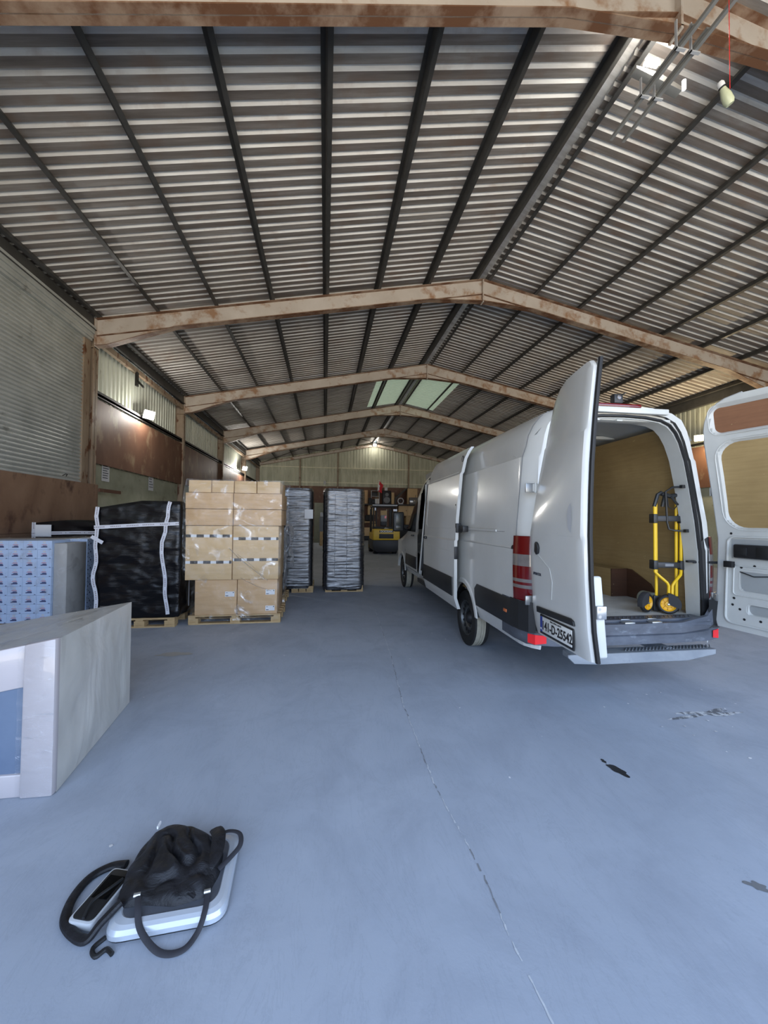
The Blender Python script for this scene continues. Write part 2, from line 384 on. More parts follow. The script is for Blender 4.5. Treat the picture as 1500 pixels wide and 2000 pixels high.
# portal frames
def ibeam(b,Tp,Bt,y,fw=.18,ft=.016,w=.012,m_web=0,m_fl=1):
    """Tp/Bt: list of (x,z) along top/bottom; web between at y centre"""
    n=len(Tp); yc=y+fw/2
    pts=Tp+Bt[::-1]
    b.prism(pts,lambda x,z:(x,yc-w/2,z),lambda x,z:(x,yc+w/2,z),m_web)
    for P,sg in ((Tp,-1),(Bt,1)):
        for i in range(n-1):
            (x0,z0),(x1,z1)=P[i],P[i+1]
            b.prism([(x0,z0),(x1,z1),(x1,z1+sg*ft),(x0,z0+sg*ft)],lambda x,z:(x,y,z),lambda x,z:(x,y+fw,z),m_fl)
def frame(y,name='portal_frame',col=True,fw=.18,deep=.40,haunch=True):
    root=empty(name,(0,y,0)); root['kind']='structure'
    for sd in (-1,1):
        X=lambda t:XR+sd*t
        if haunch:
            ts=[0,1.45,7.75,9.2,9.475]
            bz=[HR-.60,top(X(1.45))-deep,top(X(7.75))-deep,HE-.62+.02,HE-.64]
        else:
            ts=[0,4,9.475]; bz=[top(X(t))-.25 for t in ts]
        tp=[(X(t),top(X(t))) for t in ts]; bt=[(X(t),z) for t,z in zip(ts,bz)]
        b=MB(); ibeam(b,tp,bt,0,fw)
        if haunch:   # thin flange line left inside each haunch, stiffener plates
            for (ta,tb) in ((0.0,1.45),(7.75,9.475)):
                za,zb=top(X(ta))-deep,top(X(tb))-deep
                b.prism([(X(ta),za),(X(tb),zb),(X(tb),zb+.014),(X(ta),za+.014)],lambda x,z:(x,fw*.2,z),lambda x,z:(x,fw*.8,z),1)
            b.box(min(X(9.46),X(9.475)),max(X(9.46),X(9.475)),0,fw,HE-.66,HE)
        r=b.build('rafter',[M['steelpaint'],M['steelpaint2']],root)
        if haunch:
            p=MB(); p.box(XR-.016 if sd<0 else XR+.001,XR-.001 if sd<0 else XR+.016,.0,fw,HR-.63,HR+.0); p.build('joint_plate',M['steelpaint'],r)
        if col:
            b=MB(); x1=XR+sd*HW; x2=XR+sd*(HW+.30)
            b.box(min(x1,x1+sd*.016),max(x1,x1+sd*.016),0,fw,0,HE); b.box(min(x2,x2-sd*.016),max(x2,x2-sd*.016),0,fw,0,HE); b.box(min(x1,x2),max(x1,x2),fw/2-.006,fw/2+.006,0,HE)
            b.box(min(x1,x2),max(x1,x2),.01,fw-.01,HE-.68,HE-.66); b.box(min(x1,x2),max(x1,x2),.01,fw-.01,HE-.01,HE+.01)
            if sd<0 and haunch and name=='portal_frame': pass
            b.build('column',M['column'],root)
    return root
for k,y in enumerate(FY): frame(y)
frame(YB-.25,'gable_frame',fw=.12,haunch=False)
frame(YF,'gable_frame')
# thin wind braces near the far end
def brace(p0,p1,name='wind_brace',r=.02):
    b=MB(); b.tube([p0,p1],r,6); return tag(b.build(name,M['darksteel'],smooth=True),kind='structure')
brace((XL+2.0,FY[4]+.2,top(XL+2.0)-.05),(XL+5.6,YB-.3,top(XL+5.6)-.05)); brace((XL+.4,YB-.4,top(XL+.4)-.05),(XL+5.4,FY[4]+.3,top(XL+5.4)-.06))
brace((XR-2.5,FY[4]+.3,top(XR-2.5)-.05),(XR+1.0,YB-.4,top(XR+1)-.05)); brace((XR+2.5,FY[4]+.3,top(XR+2.5)-.05),(XR-1.0,YB-.4,top(XR-1)-.05))
brace((XRW-.4,YB-.4,top(XRW-.4)-.05),(XRW-4.5,FY[4]+.3,top(XRW-4.5)-.06))

# corrugated upright sheet in a plane; axis 'X' wall (plane x) or 'Y' wall (plane y)
def upright(b,axis,pos,a0,a1,z0,z1,pitch=.2,depth=.03,zf=None,mi=0):
    pr=[]; a=a0
    while a<a1-1e-6:
        for d,h in ((0,0),(.45,0),(.55,1),(.9,1)):
            if a+d*pitch<a1: pr.append((a+d*pitch,h*depth))
        a+=pitch
    pr.append((a1,0)); n=len(pr)
    P=(lambda t,h,z:(pos+h,t,z)) if axis=='X' else (lambda t,h,z:(t,pos+h,z))
    vs=[P(t,h,z0) for t,h in pr]+[P(t,h,(zf(t) if zf else z1)) for t,h in pr]
    b.add(vs,[(i,i+1,n+i+1,n+i) for i in range(n-1)],mi)
# left wall
XW=XL-.24
b=MB()
b.box(XW-.12,XW-.02,YF,YB,0,2.89,1)                          # grey block base
upright(b,'X',XW-.05,FY[1]+.1,YB,2.85,HE+.2,.2,-.042,mi=0)   # cladding
b.box(XW-.15,XW-.10,YF,YB,2.8,HE+.3,0)                        # outer skin
for k in range(1,5):                                           # brown panels, bay by bay
    y0=FY[k]+.18; y1=(FY[k+1] if k<4 else YB)
    b.box(XL-.10,XL-.075,y0-.06,y1+.06,2.887,4.42,2)
struct(b.build('wall_left',[M['wallsheet'],M['blockwall'],M['brownwall']],fix=False))
b=MB(); b.box(XW-.02,XW+.03,FY[1]+.18,YB,0,2.89); struct(b.build('wall_left_base',M['blockwall']))
# low brown wall below the roller shutter
b=MB(); b.box(XL-.04,XL+.06,YF,10.02,0,1.30); b.box(XL-.05,XL+.055,YF,10.02,1.305,2.36); struct(b.build('wall_left_low',M['lowwall']))
b=MB(); b.box(XL+.07,XL+.11,10.0,10.95,2.20,2.28); tag(b.build('timber_batten',M['brownwall']),kind='structure')
# girts and eaves channel
for k in range(5):
    y0=(FY[k]+.18) if k else FY[0]+.18; y1=FY[k+1] if k<4 else YB
    if k>=1:
        b=MB(); b.box(XL-.17,XL-.06,y0,y1,4.50,4.56); b.box(XL-.075,XL-.06,y0,y1,4.47,4.62); tag(b.build('wall_girt',M['darksteel']),kind='structure')
        b=MB(); b.box(XL-.12,XL-.02,y0,y1,5.72,5.86); tag(b.build('eaves_strut',M['column']),kind='structure')
    b=MB(); b.box(XL-.05,XL-.02,YF if k==0 else y0,y1,5.92,6.24); b.box(XL-.05,XL+.05,YF if k==0 else y0,y1,5.92,5.935); tag(b.build('eaves_channel',M['purlin']),kind='structure')
b=MB(); b.box(XL-.05,XL,11.9,12.02,5.35,5.75); b.tube([(XL+.0,11.95,5.5),(XL+.22,11.8,5.28)],.03,6); tag(b.build('strut_bracket',M['darksteel']),kind='structure')
# roller shutter in the left wall between the first two frames
sh=empty('door_1',(XL-.12,0,0)); sh['kind']='structure'
b=MB(); z=2.36; pr=[]
while z<5.66:
    for dz,h in ((0,.004),(.008,.022),(.03,.030),(.052,.024),(.066,.006),(.076,-.004)): pr.append((h,z+dz))
    z+=.082
n=len(pr); y0,y1=FY[0]+.2,9.66
b.add([(h,y0,zz) for h,zz in pr]+[(h,y1,zz) for h,zz in pr],[(i,i+1,n+i+1,n+i) for i in range(n-1)]); b.build('slat_curtain',M['shutter'],sh,fix=False)
b=MB(); b.box(-.02,.05,9.60,9.84,2.36,5.72); b.build('guide_rail',M['column'],sh)
b=MB(); b.box(-.02,.04,y0,y1,2.30,2.40); b.build('bottom_rail',M['shutter'],sh)
b=MB(); b.tube([(.03,9.0+.0,2.46),(.07,9.03,2.5),(.07,9.09,2.5),(.03,9.12,2.46)],.008,6); b.build('lift_ring',M['darksteel'],sh,smooth=True)
b=MB()
for i in range(6):
    z0=5.66+i*.055; b.box(.0+.012*(i%2),.10+.012*(i%2)+i*.012,y0,9.80,z0,z0+.052)
b.build('shutter_box',M['shutter'],sh)
b=MB(); b.box(-.12,-.06,YF,FY[0]+.2,2.3,HE+.2); b.box(-.12,-.06,YF,9.9,5.6,HE+.2); b.build('infill_panel',M['wallsheet'],sh)
# right wall
XV=XRW+.24
b=MB(); upright(b,'X',XV+.05,YF,YB,2.85,HE+.2,.2,.028,mi=0); b.box(XV+.12,XV+.18,YF,YB,0,HE+.3,0); b.box(XV-.02,XV+.1,YF,YB,0,2.9,1)
for k in range(0,5):
    y0=FY[k]+.18; y1=(FY[k+1] if k<4 else YB); b.box(XRW+.075,XRW+.10,y0-.06,y1+.06,2.887,4.42,2)
struct(b.build('wall_right',[M['backsheet'],M['blockwall'],M['brownwall']],fix=False))
for k in range(5):
    y0=FY[k]+.18; y1=FY[k+1] if k<4 else YB
    b=MB(); b.box(XRW+.06,XRW+.17,y0,y1,4.50,4.56); tag(b.build('wall_girt',M['darksteel']),kind='structure')
    b=MB(); b.box(XRW+.0,XRW+.14,y0,y1,5.90,6.26); tag(b.build('eaves_channel',M['purlin']),kind='structure')
# back gable wall
b=MB(); upright(b,'Y',YB+.06,XL-.3,XRW+.3,4.35,9,.25,.03,zf=lambda x:top(x)+.2); b.box(XL-.3,XRW+.3,YB+.15,YB+.25,0,6.2,0); b.box(XL-.3,XRW+.3,YB+.02,YB+.05,0,4.40,1)
b.prism([(XL-.3,6.1),(XRW+.3,6.1),(XRW+.3,HE+.2),(XR,HR+.3),(XL-.3,HE+.2)],lambda x,z:(x,YB+.15,z),lambda x,z:(x,YB+.25,z),0)
struct(b.build('wall_back',[M['backsheet'],M['brownwall']],fix=False))
for z in (4.69,5.94):
    b=MB(); b.box(XL,XRW,YB-.06,YB+.04,z,z+.05); tag(b.build('wall_girt',M['girt']),kind='structure')
for x in (-2.1,1.02,7.12,10.4):
    b=MB(); b.box(x-.05,x+.05,YB-.16,YB+.0,0,top(x)-.24); tag(b.build('gable_post',M['column']),kind='structure')
# front gable with the big open doorway behind the camera
b=MB(); DX0,DX1,DZ=-3.9,11.4,5.3
b.box(XL-.5,DX0,YF-.35,YF-.25,0,HE+.3); b.box(DX1,XRW+.5,YF-.35,YF-.25,0,HE+.3)
b.prism([(DX0,DZ),(DX1,DZ),(DX1,HE+.3),(XRW+.5,HE+.3),(XR,HR+.35),(XL-.5,HE+.3),(DX0,HE+.3)],lambda x,z:(x,YF-.35,z),lambda x,z:(x,YF-.25,z))
struct(b.build('wall_front',M['wallsheet']))

# ------------------------------------------------------------------ lamps
def floodlight(loc,face,size,lens,label,power,color,spot=True):
    """face: direction the lens looks"""
    d=Vector(face).normalized(); root=empty('floodlight',loc)
    q=d.to_track_quat('Y','Z').to_matrix().to_4x4(); w,h=size
    b=MB(); b.box(-w/2,w/2,-.06,-.005,-h/2,h/2,0,q); 
    for k in range(5): b.box(-w/2+.02+k*w/5,-w/2+.03+k*w/5,-.09,-.06,-h/2+.01,h/2-.01,0,q)
    b.build('housing',M['lampbody'],root,bevel=.004)
    b=MB(); b.box(-w/2+.012,w/2-.012,-.004,.002,-h/2+.012,h/2-.012,0,q); b.build('lens',lens,root)
    b=MB(); b.tube([q@Vector((-w/2-.01,-.02,0)),q@Vector((-w/2-.01,-.1,-.0)),q@Vector((w/2+.01,-.1,0)),q@Vector((w/2+.01,-.02,0))],.008,6); b.build('bracket',M['darksteel'],root)
    tag(root,label,'floodlight')
    ld=bpy.data.lights.new('lamp_light','POINT'); ld.energy=power; ld.color=color; ld.shadow_soft_size=.12
    lo=bpy.data.objects.new('lamp_light',ld); COL.objects.link(lo); lo.location=Vector(loc)+d*.22
    return root
floodlight((XL+.12,12.44,4.66),(.75,-.5,-.35),(.34,.26),M['lampwhite'],'round bright white floodlight on the left wall above the wrapped pallets',45,(1,.97,.9))
floodlight((XL+.2,26.0,4.83),(.7,-.6,-.35),(.34,.26),M['lampwhite'],'bright white floodlight far down the left wall, above the cardboard stack',110,(1,.97,.9))
floodlight((XRW-.45,11.98,4.62),(-.75,-.6,-.3),(.3,.22),M['lampwarm'],'warm yellow floodlight on right wall beside the open van door',95,(1,.8,.5))
floodlight((XR-.04,YB-.45,7.95),(0,-.8,-.5),(.3,.25),M['lampdim'],'small white floodlight under the roof apex of the back wall',24,(1,.95,.85))
# twin-lens light by the near frame
root=empty('twin_lens_floodlight',(4.27,4.5,7.78))
b=MB(); b.prism([(-.2,-.03),(.16,-.07),(.5,-.2),(.5,-.26),(.1,-.15),(-.2,-.07)],lambda x,z:(x,.05,z),lambda x,z:(x,.16,z)); b.build('housing',M['lampbody'],root,bevel=.004)
for sx in (-1,1):
    b=MB(); b.prism([(-.046,-.03),(-.042,.008),(-.02,.032),(.02,.032),(.042,.008),(.046,-.03)],lambda x,z,sx=sx:(x+sx*.052,-.02,z),lambda x,z,sx=sx:(x+sx*.052,.05,z)); b.build('lens',M['lampwhite'],root)
tag(root,'twin-lens white lamp glowing under the nearest roof frame','floodlight')
ld=bpy.data.lights.new('lamp_light','POINT'); ld.energy=10; ld.color=(1,.96,.9); ld.shadow_soft_size=.1
lo=bpy.data.objects.new('lamp_light',ld); COL.objects.link(lo); lo.location=(4.27,4.32,7.72)
# twin rails with brackets hung below the near frame
root=empty('hanging_rail_track',(0,0,7.0))
for x in (3.93,4.12):
    b=MB(); b.box(x-.02,x+.02,1.9,4.85,-.02,.02); b.box(x-.028,x+.028,3.6,4.4,.035,.06); b.build('rail',M['lampbody'],root)
for y in (3.75,4.25):
    for x in (3.93,4.12):
        b=MB(); b.box(x-.06,x+.06,y,y+.03,-.035,-.02); b.box(x-.06,x-.05,y,y+.03,-.035,.3 if y<4 else .2); b.build('bracket',M['lightgrey'],root)
tag(root,'pair of slim grey metal rails with brackets hung below the nearest roof frame','rail track')
b=MB(); b.lathe([(0,.0),(.022,.0),(.022,.11),(0,.11)],(4.38,4.15,7.02),(0,0,1),10); tag(b.build('indicator_lamp',M['lampdim'],smooth=True),'tiny glowing cream lamp between the hanging rails','lamp')
# bottle hanging on a cord
root=empty('hanging_bottle',(4.08,3.4,6.08))
q=Matrix.Rotation(math.radians(-30),4,'Y')
b=MB(); b.lathe([(0,-.12),(.035,-.12),(.048,-.09),(.045,-.02),(.03,.04),(.026,.06),(0,.06)],(0,0,0),q@Vector((0,0,1)),20); b.build('bottle_body',M['bottle'],root,smooth=True)
b=MB(); ax=q@Vector((0,0,1)); b.lathe([(.03,.062),(.034,.066),(.034,.072),(.03,.075)],(0,0,0),ax,20); b.build('neck_band',M['black'],root)
b=MB(); b.lathe([(.031,.075),(.032,.11),(.02,.13),(0,.132)],(0,0,0),ax,20); b.build('cap',M['flagwhite'],root,smooth=True)
b=MB(); b.tube([(.0,-.05,.0),(-.002,-.05,.5),(0,-.05,1.45)],.0035,5); b.build('cord',M['reflector'],root)
tag(root,'pale green plastic bottle with white cap hanging from a thin red cord','bottle')
# notices on the left wall
def notice(y,z,w,h,label,lines=6,tilt=0):
    root=empty('wall_notice',(XW+.05,y,z)); b=MB(); T=Matrix.Rotation(tilt,4,'X'); b.box(-.0,.006,-w/2,w/2,-h/2,h/2,0,T); b.build('sheet',M['paper'],root)
    b=MB()
    for k in range(lines):
        zz=h/2-.05-k*(h-.08)/lines; b.box(.006,.009,-w/2+.03,w/2-.03-random.random()*.1,zz-.012,zz+.008,0,T)
    b.build('printed_lines',M['ink'],root); return tag(root,label,'notice')
notice(10.8,2.76,.34,.50,'white printed notice on grey wall beside the rusty column',7)
notice(13.4,2.72,.34,.50,'white printed notice on the grey wall, behind the tall white-taped black load',5)
notice(16.1,2.72,.4,.6,'pale tilted card on grey wall just above the cardboard stack',0,.6)
# ------------------------------------------------------------------ the van  (local x = across from left side, y = forward from the tail, z = up)
VX,VY,VA=1.7505,3.2138,.0128
van=empty('delivery_van',(VX,VY,0),-VA)
tag(van,'large white high-roof panel van with rear doors and side door wide open','van')
PB=[(0.045,.46),(0.0,.60),(0.0,.9),(0.0,1.1),(0.0,1.33),(0.014,1.352),(0.02,1.6),(0.05,1.95),(0.072,2.2),(0.092,2.225),(0.13,2.4),(0.19,2.52),(0.28,2.62),(0.42,2.675),(0.66,2.705),(0.985,2.715)]
VW=1.97
def Hroof(u):
    K=[(0,2.70),(.15,2.715),(3.7,2.72),(4.1,2.66),(4.5,2.52),(4.95,2.22),(5.35,1.80),(5.68,1.40),(6.1,1.26),(6.5,1.14),(6.8,.98),(6.95,.72)]
    for (a,x),(b_,y) in zip(K,K[1:]):
        if u<=b_: return x+(y-x)*max(0,(u-a))/(b_-a)
    return K[-1][1]
def inset(u):
    r=0
    if u<.2: r=.10*(1-u/.2)**2.2
    if u>6.42: r=.30*((u-6.42)/.53)**2
    return r
def sec(u):
    H=Hroof(u); i=inset(u); out=[]
    for v,w in PB:
        ww=w if w<=1.1 else 1.1+(w-1.1)*(H-1.1)/(2.715-1.1)
        if H<1.1: ww=min(w,H) if w<=1.1 else H
        k=1-max(0,(w-2.4))/.32*.75 if w>2.4 else 1
        out.append((v+i*k*(1 if v<.9 else 0), ww-i*.25*(1 if w>2.5 else 0)))
    return out
def vside(u,w):
    S=sec(u)
    for (v0,w0),(v1,w1) in zip(S,S[1:]):
        if w<=w1: 
            return v0+(v1-v0)*(w-w0)/max(1e-6,(w1-w0))
    return S[-1][0]
US=[0,.012,.03,.06,.1,.15,.2,.5,1,1.6,2.2,2.8,3.2,3.5,3.8,4.0,4.27,4.5,4.75,4.95,5.15,5.35,5.5,5.68,5.9,6.1,6.3,6.5,6.65,6.8,6.88,6.95]
NP=len(PB)
b=MB()
S=[sec(u) for u in US]
def cw_(w):
    K=[(1.45,0),(2.0,.085),(2.23,.115),(2.5,.14),(2.73,.15)]
    if w<=1.45: return 0
    for (a,x),(b_,y) in zip(K,K[1:]):
        if w<=b_: return x+(y-x)*(w-a)/(b_-a)
    return .15
def rearu(v,w): return cw_(w)*max(0,1-min(v,VW-v)/.9)**1.5
full=[[(v,u+rearu(v,w)*max(0,1-u/.45),w) for v,w in s_]+[(VW-v,u+rearu(v,w)*max(0,1-u/.45),w) for v,w in s_[-2::-1]] for u,s_ in zip(US,S)]
NF=len(full[0])
vs=[p for r in full for p in r]; fs=[]; fm=[]
for k in range(len(US)-1):
    um=(US[k]+US[k+1])/2
    for i in range(NF-1):
        wm=sum(full[a][c_][2] for a in (k,k+1) for c_ in (i,i+1))/4
        il=i<NP-1
        li=i if il else NF-2-i
        if PB[li+1][1]<=1.1: continue                     # lower side is made apart, with the arches
        if um>6.1 and PB[li][1]<1.1: continue
        if il and 3.2<um<4.27 and PB[li+1][1]<=2.45: continue   # side door opening
        mi=0
        if 4.8<um<5.66 and PB[li][1]>=2.39: mi=1          # windscreen
        fs.append((k*NF+i,k*NF+i+1,(k+1)*NF+i+1,(k+1)*NF+i)); fm.append(mi)
for f,mi in zip(fs,fm): b.f.append(f); b.m.append(mi)
b.v+=vs
# nose
k=len(US)-1; b.f.append(tuple(k*NF+i for i in range(3,NF-3))); b.m.append(0)
# lower sides with wheel arches
RW,FW,WR=1.62,5.945,.347
def lower(sd):
    X=lambda v:v if sd<0 else VW-v
    def arc(cx,r=.455,n=14):
        a0=math.asin((.46-WR)/r)
        return [(cx+r*math.cos(a),WR+r*math.sin(a)) for a in [PI-a0-(PI-2*a0)*i/n for i in range(n+1)]]
    def piece(pts):
        # planar piece at v=0 (z above .6) leaning in below
        vv=[(X(.0 if w>.6 else (.6-w)/.14*.045)+ (inset(u) if sd<0 else -inset(u))*(1 if u<.3 else (1 if u>6.4 else 0)),u,w) for u,w in pts]
        b.add(vv,[tuple(range(len(vv)))],0)
    sub=lambda a,b_,w,n=6:[(a+(b_-a)*i/n,w) for i in range(n+1)]
    # behind the rear wheel, over it, before it -- as quads in strips
    def strip(u0,u1,arcx=None):
        n=max(2,int((u1-u0)/.06))
        for i in range(n):
            a,c_=u0+(u1-u0)*i/n,u0+(u1-u0)*(i+1)/n
            def low(u):
                if arcx is None or abs(u-arcx)>=.455: return .46
                return max(.46,WR+math.sqrt(max(0,.455**2-(u-arcx)**2)))
            for wa,wb in ((.46,.60),(.60,.9),(.9,1.1)):
                l0,l1=max(wa,low(a)),max(wa,low(c_)); 
                if l0>=wb and l1>=wb: continue
                l0=min(l0,wb); l1=min(l1,wb)
                P=[(a,l0),(c_,l1),(c_,wb),(a,wb)]
                b.add([((vside(u,w) if sd<0 else VW-vside(u,w)),u,w) for u,w in P],[(0,1,2,3)],0)
    for a,c_ in ((0,.06),(.06,.2)): strip(a,c_)
    A=RW-.455; Bq=RW+.455
    edges=[.2,A]+[RW-.455*math.cos(PI*i/16) for i in range(1,16)]+[Bq,3.2]
    strip(.2,A)
    for a,c_ in zip(edges[1:-1],edges[2:-1]): strip1(a,c_,RW,sd)
    strip(Bq,3.2)
    if sd<0:
        for u0 in (3.2,3.5,3.8,4.1): 
            u1=min(u0+.3,4.27); b.add([(vside(u,w),u,w) for u,w in ((u0,.46),(u1,.46),(u1,.56),(u0,.56))],[(0,1,2,3)],0)
    else: strip(3.2,4.27)
    strip(4.27,FW-.455); 
    ed=[FW-.455*math.cos(PI*i/16) for i in range(0,17)]
    for a,c_ in zip(ed,ed[1:]): strip1(a,c_,FW,sd)
    strip(FW+.455,6.95)
def strip1(a,c_,cx,sd):
    lo=lambda u:max(.46,WR+math.sqrt(max(0,.455**2-(u-cx)**2)))
    for wa,wb in ((.46,.60),(.60,.9),(.9,1.1)):
        l0,l1=min(wb,max(wa,lo(a))),min(wb,max(wa,lo(c_)))
        if l0>=wb and l1>=wb: continue
        b.add([((vside(u,w) if sd<0 else VW-vside(u,w)),u,w) for u,w in ((a,l0),(c_,l1),(c_,wb),(a,wb))],[(0,1,2,3)],0)
lower(-1); lower(1)
# arch lips and dark wells
for cx in (RW,FW):
    for sd in (-1,1):
        for i in range(16):
            a0=PI*i/16; a1=PI*(i+1)/16
            P=lambda a,r,d:((-.012+d if sd<0 else VW+.012-d),cx+r*math.cos(a),max(.46,WR+r*math.sin(a)))
            b.add([P(a0,.455,0),P(a1,.455,0),P(a1,.50,.0),P(a0,.50,.0)],[(0,1,2,3)],0)
            b.add([P(a0,.50,0),P(a1,.50,0),P(a1,.52,.014),P(a0,.52,.014)],[(0,1,2,3)],0)
            b.add([P(a0,.455,0),P(a1,.455,0),P(a1,.455,.06),P(a0,.455,.06)],[(0,1,2,3)],0)
            b.add([P(a0,.47,.03),P(a1,.47,.03),P(a1,.47,.42),P(a0,.47,.42)],[(0,1,2,3)],2)
# rear frame: outer edge to opening, then a return inwards
OP=[(.195,.70),(.20,.74),(.205,.9),(.215,1.1),(.225,1.33),(.23,1.36),(.245,1.6),(.275,1.95),(.315,2.2),(.325,2.235),(.375,2.36),(.435,2.45),(.51,2.51),(.61,2.54),(.78,2.552),(.985,2.555)]
S0=sec(0)
outer=[(v,w) for v,w in S0]; 
def both(P): return P+[(VW-v,w) for v,w in P[-2::-1]]
lo_=both(outer); li_=both(OP)
mid=[(a[0]*.55+c_[0]*.45,a[1]*.55+c_[1]*.45) for a,c_ in zip(lo_,li_)]
def ring(A,ua,Bq,ub,mi,d0=0,d1=NF-1):
    vs=[(v,ua+rearu(v,w),w) for v,w in A]+[(v,ub+rearu(v,w),w) for v,w in Bq]; n=len(A)
    b.add(vs,[(i,i+1,n+i+1,n+i) for i in range(d0,d1)],mi)
ring(lo_,0,mid,.0,0); ring(mid,.0,mid,.03,2); 
mid2=[(a[0]*.2+c_[0]*.8,a[1]*.2+c_[1]*.8) for a,c_ in zip(lo_,li_)]
ring(mid,.03,mid2,.03,0); ring(li_,.02,li_,.17,3); ring(mid2,.03,li_,.02,3)
# under body
b.box(.12,VW-.12,.35,6.6,.42,.50,2)
body=b.build('body_shell',[M['white'],M['glass'],M['black'],M['whitein']],van,smooth=True,angle=28,fix=False)
bm_=body.modifiers.new('thickness','SOLIDIFY') if False else None
# rubber seal around the rear opening
b=MB(); b.tube([(v,.012+rearu(v,w),w) for v,w in mid2],.014,6); b.build('door_seal',M['rubber'],van,smooth=True)
# seams and swage lines on the left side
def sline(b,pts,r=.003,off=-.001,mi=0):
    b.tube([(vside(u,w)+off,u,w) for u,w in pts],r,5,mi)
b=MB(); sline(b,[(.19,w) for w in (.9,1.1,1.33,1.6,1.95,2.2,2.3,2.4,2.5,2.58,2.64)],.0035); sline(b,[(u,1.335) for u in (.2,.6,1.0,1.6)],.002); sline(b,[(u,1.49) for u in (.45,.9,1.6)],.002)
b.build('panel_seam',M['grey'],van)
b=MB(); 
for pts in ([(.42,2.25),(.34,2.22),(.31,2.16)],):
    sline(b,pts,.003)
b.build('swage_line',M['white'],van,smooth=True)
# fuel-flap button, marker, trims
b=MB(); b.lathe([(0,-.006),(.022,-.006),(.03,0)],(vside(.25,1.34),.25,1.34),(1,0,0),16); b.build('plug_cap',M['black'],van,smooth=True)
def sideplate(name,poly,mat,th=.014,parent=van,voff=0,bev=.004):
    b=MB(); b.prism(poly,lambda u,w:(vside(max(u,.2),w)+voff-th,u,w),lambda u,w:(vside(max(u,.2),w)+voff+.002,u,w)); return b.build(name,mat,parent,bevel=bev)
sideplate('side_trim',[(.2,.61),(.2,.86),(1.12,.86),(1.19,.80),(1.18,.70),(1.14,.61)],M['black'])
o=sideplate('side_marker',[(.33,.715),(.33,.745),(.40,.745),(.40,.715)],M['orange'],.02)
sideplate('side_trim',[(4.36,.62),(4.36,.86),(5.40,.86),(5.46,.62)],M['black'])
sideplate('side_trim',[(2.12,.62),(2.12,.86),(3.2,.86),(3.2,.62)],M['black'])
# sliding-door rail and bracket
b=MB(); b.box(-.003,.012,.62,3.1,1.485,1.505); b.build('door_rail',M['white'],van)
b=MB(); b.box(-.075,-.005,1.42,1.62,1.455,1.53); b.box(-.1,-.02,1.60,1.72,1.44,1.54); b.build('rail_bracket',M['black'],van,bevel=.004)
# front door lines, handle, glass, mirror
b=MB(); sline(b,[(4.34,w) for w in (.55,.9,1.33,1.6,2.0)],.004,0); sline(b,[(4.34,.56),(5.3,.56)],.004); sline(b,[(5.52,.9),(5.5,1.35)],.004); b.build('door_gap',M['rubber'],van)
b=MB()
WN=[(4.50,1.36),(4.50,1.95),(4.62,2.03),(4.92,2.03),(5.12,1.86),(5.38,1.50),(5.48,1.36)]
WT=lambda u:(2.03 if u<4.92 else 2.03-(u-4.92)*1.2)-(.08 if u<4.55 else 0)
def wnp(i,j):
    u=4.50+.98*i/14; w=1.36+max(.0,WT(u)-1.36)*j/8; return (vside(u,w)-.012,u,w)
b.grid(wnp,15,9); b.build('door_window',M['glass'],van,smooth=True,fix=False)
b=MB(); b.prism([(VW-0,0)]*0+WN,lambda u,w:(VW-vside(u,w)+.006,u,w),lambda u,w:(VW-vside(u,w)-.004,u,w)); b.build('door_window',M['glass'],van)
b=MB(); b.box(-.045,-.005,4.55,4.70,1.27,1.30); b.build('door_handle',M['black'],van,bevel=.006)
mr=MB(); mr.box(-.31,-.06,5.34,5.46,1.34,1.78); mo=mr.build('mirror',M['black'],van,bevel=.035,seg=3)
mg=MB(); mg.box(-.25,-.13,5.332,5.341,1.50,1.73); mg.box(-.25,-.13,5.332,5.341,1.40,1.475); mg.build('mirror_glass',M['mirror'],mo,bevel=.003)
ma=MB(); ma.tube([(-.1,5.40,1.42),(-.05,5.44,1.38),(.03,5.46,1.37)],.04,8); ma.build('mirror_arm',M['black'],mo,smooth=True)
mr=MB(); mr.box(VW+.06,VW+.30,5.34,5.44,1.42,1.86); mr.build('mirror',M['black'],van,bevel=.035,seg=3)
# side-door opening: jambs, inner bulkhead
b=MB(); b.prism([(4.23,.5),(4.23,2.42),(4.30,2.42),(4.30,.5)],lambda u,w:(vside(u,w)-.012,u,w),lambda u,w:(vside(u,w)+.05,u,w)); b.build('door_pillar',M['white'],van,bevel=.01)
b=MB(); b.prism([(4.16,.62),(4.16,2.3),(4.20,2.3),(4.20,.62)],lambda u,w:(vside(u,w)+.05,u,w),lambda u,w:(vside(u,w)+.10,u,w)); b.build('inner_seal',M['rubber'],van)
b=MB(); b.box(.14,.62,4.22,4.26,.7,2.30); b.tube([(.14,4.24,.8),(.16,4.22,1.3),(.24,4.22,1.8),(.2,4.23,2.2)],.02,8); b.tube([(.24,4.24,1.1),(.2,4.22,1.5),(.3,4.22,2.0),(.42,4.23,2.3)],.015,8); b.build('bulkhead_pressing',M['whitein'],van,smooth=True)
b=MB(); b.box(.62,1.80,4.18,4.22,.7,2.36); b.build('bulkhead_ply',M['ply'],van)
b=MB(); b.box(.0,.30,3.2,4.25,.40,.47); b.box(.10,.2,3.2,4.25,.47,.70); b.build('side_step',M['black'],van)
b=MB(); b.prism([(3.1,.6),(3.1,2.42),(3.22,2.42),(3.22,.6)],lambda u,w:(vside(u,w)+.006,u,w),lambda u,w:(vside(u,w)+.06,u,w)); b.build('door_pillar',M['whitein'],van)
b=MB(); b.prism([(3.2,2.40),(4.27,2.40),(4.27,2.50),(3.2,2.50)],lambda u,w:(.16,u,w),lambda u,w:(.26,u,w)); b.build('upper_rail',M['black'],van)
